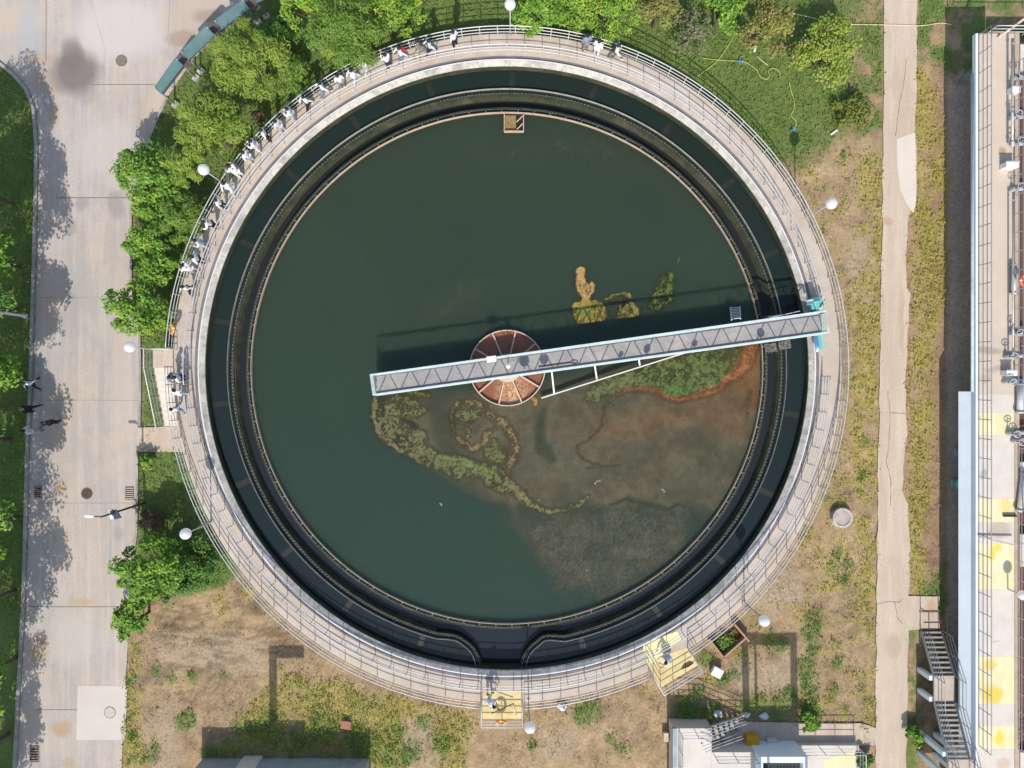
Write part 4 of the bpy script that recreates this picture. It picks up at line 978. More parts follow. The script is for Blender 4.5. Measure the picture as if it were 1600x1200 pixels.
    eyes = em.mesh('eyes', M['black'], smooth=True)
    return dict(body=body, shirt=shirt, trousers=trou, shoes=shoes, hair=hair, eyes=eyes)
base = dict(pel=(0, 0, .95), waist=(0, .0, 1.10), chest=(0, .01, 1.30), nb=(0, 0, 1.46), head=(0, .03, 1.585), shR=(.185, 0, 1.41), shL=(-.185, 0, 1.41), elR=(.25, -.03, 1.13), elL=(-.25, -.03, 1.13), wrR=(.25, .08, .89), wrL=(-.25, .08, .89),
            hipR=(.09, 0, .90), hipL=(-.09, 0, .90), knR=(.10, .02, .49), knL=(-.10, .02, .49), anR=(.11, -.02, .085), anL=(-.11, -.02, .085))
POSES = {}
POSES['stand'] = dict(base)
POSES['walk'] = dict(base, elR=(.25, .14, 1.16), wrR=(.22, .34, 1.02), elL=(-.25, -.18, 1.15), wrL=(-.26, -.26, .90), knL=(-.10, .24, .53), anL=(-.10, .34, .10), knR=(.10, -.06, .49), anR=(.11, -.36, .17))
POSES['rail'] = dict(base, chest=(0, .08, 1.28), nb=(0, .13, 1.43), head=(0, .20, 1.54), shR=(.185, .10, 1.39), shL=(-.185, .10, 1.39), elR=(.27, .26, 1.15), wrR=(.20, .48, 1.10), elL=(-.27, .26, 1.15), wrL=(-.20, .48, 1.10))
POSES['photo'] = dict(base, elR=(.24, .16, 1.17), wrR=(.07, .34, 1.30), elL=(-.24, .16, 1.17), wrL=(-.07, .34, 1.30))
POSES['squat'] = dict(base, pel=(0, -.12, .34), waist=(0, -.02, .48), chest=(0, .12, .66), nb=(0, .20, .80), head=(0, .28, .91), shR=(.185, .16, .76), shL=(-.185, .16, .76), elR=(.28, .36, .58), wrR=(.16, .52, .42), elL=(-.28, .36, .58), wrL=(-.16, .52, .42),
                      hipR=(.10, -.10, .32), hipL=(-.10, -.10, .32), knR=(.20, .28, .50), knL=(-.20, .28, .50), anR=(.16, .02, .085), anL=(-.16, .02, .085))
POSES['work'] = dict(base, waist=(0, .10, 1.07), chest=(0, .24, 1.22), nb=(0, .34, 1.34), head=(0, .44, 1.42), shR=(.185, .28, 1.30), shL=(-.185, .28, 1.30), elR=(.30, .42, 1.06), wrR=(.22, .62, .95), elL=(-.28, .46, 1.04), wrL=(-.05, .66, .92), knL=(-.12, .14, .50), anL=(-.13, .16, .09))
PM = {k: pose_meshes(v) for k, v in POSES.items()}
M['skin'] = plain('skin', (.42, .25, .17), .6)
CL = {'white': plain('white cotton', (.78, .78, .79), .85), 'pale': plain('pale blue cotton', (.55, .66, .72), .85), 'denim': plain('faded denim', (.16, .24, .34), .85), 'black': plain('black cloth', (.018, .018, .022), .85),
      'grey': plain('grey cloth', (.22, .21, .20), .85), 'beige': plain('beige cloth', (.48, .42, .34), .85), 'navy': plain('navy cloth', (.03, .04, .08), .85), 'slate': plain('slate blue cloth', (.22, .26, .34), .85), 'ltgrey': plain('light grey cloth', (.55, .55, .58), .85)}
for mm in (PM[k] for k in PM):
    for part, mt in (('body', 'skin'),): mm[part].materials.append(M[mt])
    for part in ('shirt', 'trousers'): mm[part].materials.append(CL['white'])
    for s_ in mm['shoes']: s_.materials.append(CL['white'])
def person(loc, ang, pose, shirt, trou, shoe, label, group=None, hat=None, scale=1.0):
    """ang: direction faced, degrees from +x"""
    t = thing('person', label, 'person', loc, rad(ang - 90), group); t.scale = (scale,) * 3; mm = PM[pose]
    link_mesh('body', mm['body'], t)
    for nm, key, mt in (('shirt', 'shirt', shirt), ('trousers', 'trousers', trou)):
        o = link_mesh(nm, mm[key], t); o.material_slots[0].link = 'OBJECT'; o.material_slots[0].material = CL[mt]
    for s_ in mm['shoes']:
        o = link_mesh('shoe', s_, t); o.material_slots[0].link = 'OBJECT'; o.material_slots[0].material = CL[shoe]
    o = link_mesh('hair', mm['hair'], t)
    if hat: o.material_slots[0].link = 'OBJECT'; o.material_slots[0].material = CL[hat]
    link_mesh('eyes', mm['eyes'], t)
    return t
visitors = [  # head pixel, shirt, trousers, shoes, pose, extra facing
    (708, 52, 'white', 'black', 'white', 'stand', 0, 'in a long white shirt and black trousers, standing alone left of the top lamp'),
    (670, 65, 'pale', 'navy', 'white', 'walk', 0, 'in a pale blue shirt and navy trousers, walking behind the one in grey'),
    (652, 65, 'grey', 'beige', 'black', 'walk', 0, 'in a dark grey top and beige trousers'),
    (624, 77, 'white', 'slate', 'white', 'walk', 0, 'in a white shirt carrying a red backpack'),
    (602, 87, 'white', 'navy', 'white', 'photo', 0, 'in a white shirt and navy trousers, next left of the red backpack'),
    (568, 96, 'white', 'ltgrey', 'white', 'walk', 0, 'in a white shirt and light grey trousers, second left of the red backpack'),
    (549, 111, 'white', 'pale', 'white', 'walk', 0, 'in a white shirt and pale blue trousers, third left of the red backpack'),
    (527, 119, 'white', 'grey', 'white', 'stand', 0, 'in a white shirt and grey trousers, fourth left of the red backpack'),
    (500, 131, 'white', 'denim', 'white', 'walk', 0, 'in a white shirt and blue jeans, above the bend of the walkway'),
    (474, 152, 'white', 'black', 'white', 'walk', 0, 'in a white shirt and black trousers, just left of the one in blue jeans'),
    (449, 171, 'white', 'ltgrey', 'white', 'photo', 0, 'in a white shirt and light grey trousers with raised arms, above the brown bush'),
    (430, 190, 'ltgrey', 'ltgrey', 'white', 'stand', 0, 'in light grey top and trousers, nearest the brown bush on its right'),
    (407, 203, 'white', 'black', 'black', 'stand', 0, 'in a white shirt and black trousers, level with the brown bush'),
    (392, 221, 'white', 'white', 'white', 'photo', 0, 'dressed all in white, first below the brown bush'),
    (380, 239, 'white', 'ltgrey', 'white', 'stand', 0, 'in a white shirt and light grey trousers, second below the brown bush'),
    (362, 263, 'white', 'white', 'white', 'rail', 0, 'in a white shirt and white trousers, right of the upper left globe lamp'),
    (350, 287, 'white', 'pale', 'white', 'walk', 0, 'in a white shirt and pale blue trousers, first below the upper left globe lamp'),
    (337, 313, 'white', 'navy', 'white', 'stand', 0, 'in a white shirt and navy trousers, second below the upper left globe lamp'),
    (322, 345, 'white', 'black', 'black', 'rail', 0, 'in a white shirt and black trousers, third below the upper left globe lamp'),
    (305, 376, 'pale', 'pale', 'white', 'photo', 0, 'dressed in pale blue, at the left bend of the walkway'),
    (302, 402, 'white', 'black', 'white', 'stand', 0, 'in a white shirt, just below the one in pale blue at the left bend'),
    (289, 417, 'white', 'ltgrey', 'white', 'rail', 0, 'in a white shirt and light grey trousers, last but one above the left lifebuoy'),
    (285, 448, 'white', 'black', 'black', 'walk', 0, 'in a white shirt and black trousers, the one nearest the left lifebuoy'),
    (918, 58, 'slate', 'grey', 'black', 'stand', 0, 'in a slate blue shirt, leftmost of three right of the top lamp'),
    (936, 66, 'white', 'white', 'white', 'stand', 0, 'in all white, middle of three right of the top lamp'),
    (966, 72, 'white', 'grey', 'white', 'walk', 0, 'in a white shirt with a dark bag, rightmost near the top lamp'),
]
GV = 'visitors on the ring walkway'
for px, py, s1, s2, s3, po, df, lab in visitors:
    v_ = W(px, py, 3.12); d_ = Vector((v_.x - cx, v_.y - cy)); r_ = min(19.62, max(19.12, d_.length)); a_ = math.degrees(math.atan2(d_.y, d_.x))
    loc = (cx + r_ * math.cos(rad(a_)), cy + r_ * math.sin(rad(a_)), 1.5)
    face = a_ + 90 + RN.uniform(-25, 25) if po == 'walk' else (a_ + RN.uniform(-20, 60))
    if px > 900: face = a_ - 90 if po == 'walk' else a_ + RN.uniform(-30, 30)
    t = person(loc, face, po, s1, s2, s3, 'visitor ' + lab, GV, scale=RN.uniform(1.02, 1.09))
    if 'red backpack' in lab and 'carrying' in lab or 'dark bag' in lab:
        mb = MB(); mb.box((0, -.22, 1.25), (.30, .17, .42)); me = mb.mesh('backpack', M['red_cloth'] if 'red' in lab else M['black'])
        bp = link_mesh('backpack', me, None, t.location); bp.rotation_euler = t.rotation_euler
        bv = bp.modifiers.new('Bevel', 'BEVEL'); bv.width = .05; bv.segments = 3
        tag(bp, 'red backpack on the back of a visitor in white' if 'red' in lab else 'dark shoulder bag of the rightmost visitor by the top lamp', 'bag')
for px, py, s1, s2, s3, po, fa, lab in [(259, 587, 'denim', 'black', 'white', 'rail', 330, 'in a faded denim shirt at the top of the left stair'), (272, 590, 'white', 'black', 'white', 'stand', 20, 'in a white shirt beside the one in denim at the stair top'),
                                        (271, 615, 'white', 'pale', 'white', 'rail', 90, 'in a white shirt and pale trousers beside the middle of the left stair'), (267, 640, 'white', 'denim', 'white', 'walk', 95, 'in a white shirt and jeans, lowest of the group beside the left stair')]:
    v_ = W(px, py, 3.12); person((max(v_.x, -19.95), v_.y, 1.5), fa, po, s1, s2, s3, 'visitor ' + lab, GV)
for px, py, s1, s2, s3, po, fa, lab, ht in [(64, 599, 'pale', 'black', 'black', 'walk', 255, 'person in a pale blue shirt and black trousers, uppermost of four on the road edge', None), (61, 638, 'black', 'black', 'black', 'walk', 200, 'person all in black with bare head stepping over the kerb', 'grey'),
                                            (93, 659, 'black', 'black', 'black', 'stand', 120, 'person all in black standing furthest onto the road', None), (64, 671, 'pale', 'beige', 'black', 'photo', 30, 'person in a pale blue shirt and beige trousers, lowest of four on the road edge', None)]:
    v_ = W(px, py, 0.02); person((v_.x, v_.y, .012), fa, po, s1, s2, s3, lab, 'people on the left road', hat=ht)
v_ = W(1046, 1032, 2.3); person((v_.x, v_.y, 1.51), 200, 'squat', 'ltgrey', 'pale', 'white', 'person in light grey crouching on the yellow platform at the lower right')
v_ = W(763, 1103, 3.0); wk = person((v_.x - .05, v_.y + .1, 1.51), -25, 'work', 'white', 'white', 'black', 'worker in white with black hair bending over on the bottom yellow platform')
a_, b_ = W(768, 1115, 2.45), W(802, 1099, 1.75)
mb = MB(); mb.tube([a_, b_], .028, 8); o = mb.build('pole', M['dark_steel']); tag(o, 'long dark pole held by the worker on the bottom platform', 'pole')
mb = MB(); mb.tube([W(802, 1102, 1.56), W(804, 1110, 1.56), W(806, 1119, 1.56)], .04, 8); o = mb.build('hose', M['hose_pale']); tag(o, 'short pale hose lying on the bottom yellow platform', 'hose')
mb = MB(); mb.prism([W2(*p, 1.52) for p in [(1064, 1046), (1068, 1038), (1078, 1033), (1084, 1036), (1076, 1042)]], 1.512, 1.54); o = mb.build('brown_patch', M['brown_iron']); tag(o, 'thin dark brown patch on the lower right yellow platform', 'metal plate')  # added thin slab, dark brown, for the patch on the platform

# ------------------------------------------------------------------ foliage
def leaf_quads(centres, normals, sizes, asp=.6, rnd=RN):
    n_ = len(centres); V = np.zeros((n_, 4, 3))
    c = np.array(centres); nrm = np.array(normals); nrm /= np.linalg.norm(nrm, axis=1)[:, None] + 1e-9
    t = np.array([[rnd.gauss(0, 1) for _ in range(3)] for _ in range(n_)]); t -= nrm * (t * nrm).sum(1)[:, None]; t /= np.linalg.norm(t, axis=1)[:, None] + 1e-9
    b = np.cross(nrm, t); s = np.array(sizes)[:, None]
    V[:, 0] = c - t * s * .5; V[:, 1] = c + b * s * .5 * asp; V[:, 2] = c + t * s * .5; V[:, 3] = c - b * s * .5 * asp
    return V.reshape(-1, 3)
def quads_mesh(name, V, mat):
    me = bpy.data.meshes.new(name); n_ = len(V) // 4
    me.from_pydata(V.tolist(), [], np.arange(n_ * 4).reshape(n_, 4).tolist()); me.materials.append(mat); return me

LM = {'olive2': leafmat('mossy low leaf', (.17, .22, .04), (.10, .14, .03), (.26, .27, .05)), 'bright': leafmat('bright green leaf', (.21, .38, .05), (.08, .20, .025), (.28, .43, .06)),
      'lime': leafmat('lime green leaf', (.28, .43, .05), (.11, .23, .03), (.35, .46, .06)),
      'pine': leafmat('soft pine needle', (.29, .41, .065), (.18, .29, .05), (.36, .43, .085), trans=.4),
      'pinedark': leafmat('dark pine needle', (.22, .35, .065), (.135, .24, .045), (.27, .38, .07), trans=.4),
      'dark': leafmat('deep green leaf', (.11, .24, .045), (.06, .15, .03), (.17, .30, .05)),
      'olive': leafmat('olive brown leaf', (.30, .28, .08), (.19, .165, .055), (.26, .32, .06)),
      'yellow': leafmat('yellow green leaf', (.34, .42, .055), (.21, .29, .04), (.34, .34, .10)),
      'brown': leafmat('dry brown leaf', (.20, .12, .07), (.11, .07, .045), (.26, .18, .12)),
      'greyleaf': leafmat('greyish sparse leaf', (.20, .22, .10), (.13, .15, .07), (.28, .26, .18))}
def tree(px, py, rpx, h, kind, label, cat='tree', name='tree', group='trees and bushes round the settling tank', dens=1.0, flat=.55, ground=False, seed=None, high=False):
    rnd = random.Random(seed if seed is not None else int(px * 13 + py * 7))
    zc = h * .62; c = W(px, py, 0 if ground else zc); r = rpx * (H - (0 if ground else zc)) / F
    t = thing(name, label, cat, (c.x, c.y, 0), 0, group)
    # trunk and limbs
    mb = MB(); tz = zc * .75; tr = .03 + (.022 if not high else .010) * h
    mb.tube([(0, 0, -.1), (rnd.uniform(-.05, .05), rnd.uniform(-.05, .05), tz * .5), (0, 0, tz)], tr, 8, radii=[tr * 1.3, tr, tr * .7])
    clumps = []; ex_, ey_ = rnd.uniform(.86, 1.12), rnd.uniform(.86, 1.12)
    ncl = int(8 + 10 * r)
    for k in range(ncl):
        a = rnd.uniform(0, 6.283); q = r * (.25 + .68 * math.sqrt(rnd.random())); 
        ez = math.sqrt(max(0, 1 - (q / r) ** 2))
        zz_ = zc + (h - zc) * ez * rnd.uniform(.35, 1.0) - rnd.uniform(0, .35) * h * flat * .6
        if high: zz_ = h * (.66 + .30 * ez * rnd.random())
        clumps.append((Vector((q * math.cos(a) * ex_ + (.55 if high else 0), q * math.sin(a) * ey_, max(.15, zz_))), r * rnd.uniform(.17, .37)))
    clumps += [(Vector((0, 0, h * .9)), r * .36), (Vector((r * .2, -r * .15, h * .8)), r * .4), (Vector((-r * .2, r * .15, h * .8)), r * .4)]
    clumps += clumps[-3:] + clumps[-3:-2]
    twig = M['trunk'] if kind not in ('greyleaf',) else M['greytwig']
    for (p, cr) in clumps[:(9 if kind not in ('greyleaf', 'yellow') else 22)]:
        mid = Vector((p.x * .45, p.y * .45, tz * .7 + p.z * .25))
        mb.tube([(0, 0, tz * .55), mid, p], .02, 5, radii=[tr * .4, tr * .25, .010])
    o = mb.build('trunk', twig, None, fixn=False); o.location = (0, 0, 0); o.parent = t
    o.data.transform(Matrix.Translation(ORG[o.name]))
    cs, ns_, sz = [], [], []
    needle = kind.startswith('pine')
    nleaf = int((1500 if needle else 820) * r * r * dens) + 250
    for k in range(nleaf):
        p, cr = clumps[rnd.randrange(len(clumps))]
        d = Vector((rnd.gauss(0, 1), rnd.gauss(0, 1), rnd.gauss(.25, .8))).normalized()
        q = p + d * cr * (rnd.random() ** .45) * Vector((1, 1, .75)).length / 1.6
        if q.z < .05: q.z = .05 + rnd.random() * .1
        cs.append(q); nn = d * .7 + Vector((rnd.gauss(0, .5), rnd.gauss(-.25, .5), .85)); ns_.append(nn)
        sz.append(rnd.uniform(.16, .36) if needle else rnd.uniform(.10, .22) * (1.25 if kind == 'bright' else 1))
    V = leaf_quads(cs, ns_, sz, .22 if needle else .62, rnd)
    link_mesh('crown', quads_mesh('crown', V, LM[kind]), t)
    return t
TR = [
    (392, 98, 54, 4.6, 'pine', 'large soft needled pine left of the walkway between noticeboards and railing'),
    (332, 205, 52, 4.2, 'pine', 'broad yellowish pine just above the upper left globe lamp'),
    (232, 272, 44, 3.6, 'bright', 'bright leafy tree overhanging the road bend at left'),
    (292, 262, 34, 3.4, 'pine', 'small yellowish pine left of the upper left globe lamp'),
    (284, 345, 38, 2.8, 'pinedark', 'darker pine beside the walkway below the upper left globe lamp'),
    (232, 335, 25, 2.2, 'bright', 'bright bush at the road edge under the road bend tree'),
    (232, 380, 33, 2.6, 'bright', 'bright bush poking over the road edge beside the darker pine'),
    (246, 428, 31, 2.6, 'bright', 'bright bush in the middle of the left hedge row'),
    (210, 487, 44, 3.3, 'bright', 'bright round tree reaching over the road above the left lamp'),
    (252, 500, 26, 2.2, 'lime', 'lime green bush touching the railing by the left lifebuoy'),
    (480, 14, 38, 4.0, 'lime', 'lime green tree at the top edge left of the bare trunked pine'),
    (546, 58, 58, 5.0, 'pinedark', 'tall green pine with its bare leader showing, above the walkway'),
    (614, 18, 44, 3.8, 'lime', 'lime green tree at the top edge right of the tall pine'),
    (452, 122, 34, 2.6, 'pinedark', 'low dark pine squeezed between the large pine and the walkway'),
    (443, 58, 30, 2.8, 'dark', 'dark tree at the top near the road end'),
    (846, 20, 42, 3.4, 'bright', 'bright tree immediately right of the top lamp'),
    (902, 16, 38, 3.2, 'lime', 'lime green tree second right of the top lamp'),
    (950, 24, 45, 3.4, 'lime', 'lime green tree above the three visitors right of the top lamp'),
    (1030, 18, 36, 3.0, 'olive', 'olive brown tree at the top between lime tree and bare bush'),
    (1128, 18, 36, 3.2, 'bright', 'bright tree at the top above the crossing yellow hoses'),
    (1195, 38, 44, 3.0, 'olive', 'large olive and rust coloured tree at the top right'),
    (1288, 84, 54, 2.4, 'yellow', 'yellow green spreading juniper on the upper right lawn'),
    (232, 890, 50, 3.6, 'bright', 'broad leafy tree beside the road at lower left'),
    (214, 968, 34, 2.2, 'bright', 'smaller leafy bush below the broad tree at lower left'),
]
for a in TR: tree(*a)
tree(1080, 55, 36, 1.9, 'greyleaf', 'sparse grey twiggy bush on the lawn above the walkway', 'bush', 'bush', dens=.45)
tree(1332, 180, 34, .7, 'olive2', 'low dark yellow shrub below the juniper', 'bush', 'bush', dens=.9, seed=4)
tree(405, 184, 11, 1.5, 'brown', 'small dead brown bush against the upper left railing', 'bush', 'bush', dens=2.2)
tree(300, 880, 46, 1.2, 'dark', 'low dark thicket below the lower left globe lamp', 'bush', 'bush', dens=1.0)
tree(262, 905, 34, 2.0, 'dark', 'dark bush between broad tree and thicket at lower left', 'bush', 'bush')
tree(228, 722, 12, .8, 'bright', 'small bright plant on the corner by the stair path', 'bush', 'bush', dens=1.3)
tree(236, 815, 20, .8, 'brown', 'brownish dry bush under the solar street lamp', 'bush', 'bush', dens=1.0)
tree(1432, 1150, 16, .8, 'bright', 'small palm like plant by the path at lower right', 'bush', 'bush', dens=1.3)
tree(1265, 1128, 17, .6, 'bright', 'bright weedy bush at the edge of the lower right paving', 'bush', 'bush', dens=2.0)
tree(1350, 1188, 16, .6, 'dark', 'dark bush beside the low basin at the bottom right', 'bush', 'bush', dens=1.6)
# street trees along the left kerb: mostly beyond the frame edge, they shade the road
def row_tree(px, py, r, h, seed, lab):
    r += .55; h += 1.6; px -= 16; c = W(px, py + 18, 0); rnd = random.Random(seed); z = h * .62
    ip = (800 + c.x * F / (H - z), 600 - c.y * F / (H - z))
    tree(ip[0], ip[1], r * F / (H - z), h, 'bright' if seed % 2 else 'dark', lab, group='street trees along the left kerb', dens=1.5, seed=seed, high=True)
for k, (px, py, r, h) in enumerate([(36, 300, 1.9, 6.0), (46, 400, 1.8, 5.8), (40, 470, 2.2, 6.4), (50, 570, 1.8, 5.6), (30, 668, 2.1, 6.2), (42, 790, 2.1, 6.4), (38, 905, 2.0, 6.0), (42, 1010, 2.1, 6.2), (28, 1130, 1.7, 6.0), (18, 1240, 1.7, 6.0), (10, 1350, 1.9, 6.0), (-45, 150, 1.3, 4.4)]):
    row_tree(px, py, r, h, 300 + k, 'street tree whose trunk stands at the left kerb ' + ('near the road bend', 'left of the road bend tree', 'opposite the hedge row', 'opposite the left round tree', 'beside the people on the road', 'level with the drain grate', 'opposite the solar street lamp', 'opposite the broad lower left tree', 'opposite the pale road patch', 'at the bottom left corner', 'beyond the bottom left corner', 'at the top left corner')[k])

def scatter(name, lab, n_, box, dens, size, mat, asp=.5, up=.8, hz=(.02, .10), clump=1, spread=.1, seed=1, keep=None):
    rs = np.random.RandomState(seed); k = n_ * 6
    px = rs.uniform(box[0], box[2], k); py = rs.uniform(box[1], box[3], k)
    d = dens(px, py) * (~bare_mask(px, py)); sel = rs.uniform(0, 1, k) < d
    px, py = px[sel][:n_], py[sel][:n_]
    x = (px - 800) * H / F; y = (600 - py) * H / F
    x = np.repeat(x, clump) + rs.normal(0, spread, len(x) * clump); y = np.repeat(y, clump) + rs.normal(0, spread, len(y) * clump)
    m_ = len(x); z = rs.uniform(hz[0], hz[1], m_)
    cs = np.stack([x, y, z], -1); nr = rs.normal(0, 1, (m_, 3)); nr[:, 2] = np.abs(nr[:, 2]) * up + up
    V = np.zeros((m_, 4, 3)); nr /= np.linalg.norm(nr, axis=1)[:, None]
    t = rs.normal(0, 1, (m_, 3)); t -= nr * (t * nr).sum(1)[:, None]; t /= np.linalg.norm(t, axis=1)[:, None]; b = np.cross(nr, t)
    s = rs.uniform(size[0], size[1], m_)[:, None]
    V[:, 0] = cs - t * s * .5; V[:, 1] = cs + b * s * .5 * asp; V[:, 2] = cs + t * s * .5; V[:, 3] = cs - b * s * .5 * asp
    o = link_mesh(name, quads_mesh(name, V.reshape(-1, 3), mat)); tag(o, lab, 'plants', kind='stuff'); return o
LM['grass'] = leafmat('lawn blade', (.22, .32, .06), (.13, .215, .045), (.28, .34, .08), trans=.35)
LM['weedy'] = leafmat('yellow weed leaf', (.52, .44, .075), (.36, .33, .08), (.38, .42, .08), trans=.3)
LM['weedg'] = leafmat('green weed leaf', (.18, .32, .06), (.11, .22, .045), (.26, .36, .07), trans=.3)
LM['dry'] = leafmat('dry stalks', (.34, .25, .165), (.23, .165, .11), (.42, .33, .22), trans=.05)
roadsd = lambda px, py: (poly_sd(px, py, road_l + road_r) > 1) & (poly_sd(px, py, path_poly) > 1)
scatter('grass', 'short green lawn grass on the verges left and top', 34000, (-40, -40, 1500, 960), lambda x, y: lawn_mask(x, y) * .8 * roadsd(x, y), (.10, .24), LM['grass'], .30, .5, (.02, .10), seed=1)
scatter('yellow_weeds', 'yellow green weeds beside the right hand path and on the bare soil', 9000, (190, 60, 1490, 1200), lambda x, y: yellow_mask(x, y) * roadsd(x, y), (.07, .17), LM['weedy'], .5, .8, (.02, .14), clump=4, spread=.10, seed=2)
scatter('green_weeds', 'fresh green weeds in patches on the bare soil', 6500, (190, 230, 1490, 1200), lambda x, y: (green_mask(x, y) + .015 * (fbm(x, y, .05, 95) > .5) + .5 * yellow_mask(x, y) * (y > 1000) * (fbm(x, y, .03, 93) > .48)) * roadsd(x, y) * (1 - lawn_mask(x, y)), (.08, .20), LM['weedg'], .5, .8, (.02, .18), clump=5, spread=.11, seed=3)
scatter('dry_weeds', 'dry brown stalks and litter on the bare soil', 5200, (190, 230, 1490, 1200), lambda x, y: sstep(.46, .62, fbm(x, y, .03, 91)) * roadsd(x, y) * (1 - lawn_mask(x, y)), (.08, .22), LM['dry'], .16, .6, (.02, .10), clump=4, spread=.14, seed=4)

# ------------------------------------------------------------------ street furniture and litter at ground level
def manhole(px, py, r, mat, lab, ring=False):
    c = W(px, py); t = thing('manhole', lab, 'manhole', (c.x, c.y, .012), 0, 'manhole covers in the road')
    mb = MB(); mb.lathe((c.x, c.y), [(r * .9, .0), (r, .0), (r, .03), (r * .9, .03)], n=40); mb.build('frame', M['grey_iron'], t)
    mb = MB(); mb.cyl((c.x, c.y, .0), r * .88, .025, 36)
    for k in range(-3, 4):
        w_ = math.sqrt(max(.01, 1 - (k / 4) ** 2)) * r * 1.5; mb.box((c.x, c.y + k * r * .22, .028), (w_, r * .07, .008))
    mb.build('cover', mat, t)
manhole(190, 95, .36, M['grey_iron'], 'grey dusty manhole cover in the road near the noticeboards'); manhole(136, 771, .36, M['brown_iron'], 'brown rusty manhole cover in the middle of the road')
manhole(172, 1113, .36, M['patch'], 'pale manhole cover set in the light concrete patch')
def grate(px, py, w_, h_, lab, mt='dark_steel'):
    c = W(px, py); t = thing('drain_grate', lab, 'drain', (c.x, c.y, .012), 0, 'drain grates along the road')
    mb = MB()
    for sx in (-1, 1): mb.box((c.x + sx * w_ / 2, c.y, .03), (.05, h_ + .05, .05))
    for sy in (-1, 1): mb.box((c.x, c.y + sy * h_ / 2, .029), (w_ - .06, .05, .048))
    mb.build('frame', M['grey_iron'], t)
    mb = MB(); mb.box((c.x, c.y, .012), (w_ - .05, h_ - .05, .006)); mb.build('sump', M['black'], t)
    for k in range(6): mb = MB(); mb.box((c.x, c.y - h_ / 2 + h_ * (k + .5) / 6, .034), (w_ - .06, h_ / 12, .03)); mb.build('bar', M[mt], t)
grate(60, 769, .42, .72, 'dark drain grate at the left kerb', 'grey_iron'); grate(203, 771, .48, .75, 'pinkish drain grate at the right road edge', 'concrete'); grate(54, 1178, .56, .95, 'large drain grate in the shade at the bottom left', 'grey_iron')
c = W(1313, 808)
t = thing('well_head', 'round concrete well head with lid on the bare soil at right', 'well', (c.x, c.y, 0))
mb = MB(); mb.lathe((c.x, c.y), [(.46, -.1), (.64, -.1), (.62, .34), (.46, .34)], n=40); mb.build('ring', M['coping'], t)
mb = MB(); mb.cyl((c.x, c.y, .1), .45, .20, 36); mb.build('lid', nmat('stained lid', (.50, .42, .38), (.36, .28, .25), 2.5, .9), t)
# solar street lamp
c = W(225, 786); t = thing('solar_lamp', 'dark street lamp with a solar panel leaning over the road at left', 'street lamp', (c.x, c.y, 0))
mb = MB(); mb.tube([(c.x, c.y, 0), (c.x, c.y, 4.6)], .06, 10, radii=[.075, .05]); mb.build('pole', plain('brown pole', (.10, .075, .06), .5), t)
mb = MB(); mb.tube([(c.x, c.y, 4.45), (c.x - .45, c.y + .03, 4.65)], .035, 8); mb.build('arm', M['dark_steel'], t)
mb = MB(); mb.box((c.x - .62, c.y + .05, 4.66), (.5, .16, .07), rad(-4)); mb.build('lamp_head', M['white_plastic'], t, bevel=.03)
Mx = Matrix.Rotation(rad(12), 3, 'Z') @ Matrix.Rotation(rad(30), 3, 'X')
mb = MB(); mb.box((c.x + .02, c.y - .12, 3.2), (.42, .62, .04), M=Mx); mb.build('solar_panel', M['solar'], t)
mb = MB(); mb.box((c.x - .24, c.y - .12, 3.1), (.22, .55, .2), rad(12)); mb.build('battery_box', M['white_plastic'], t, bevel=.02)
c = W(41, 494); t = thing('white_pole', 'plain white pole standing in the shaded grass at the left edge', 'pole', (c.x, c.y, 0))
mb = MB(); mb.tube([(c.x, c.y, 0), (c.x, c.y, 5.2)], .07, 12, radii=[.085, .055]); mb.build('pole_shaft', M['white_plastic'], t)
mb = MB(); mb.box((c.x, c.y, .03), (.3, .3, .06)); mb.build('base_plate', M['steel_grey'], t)
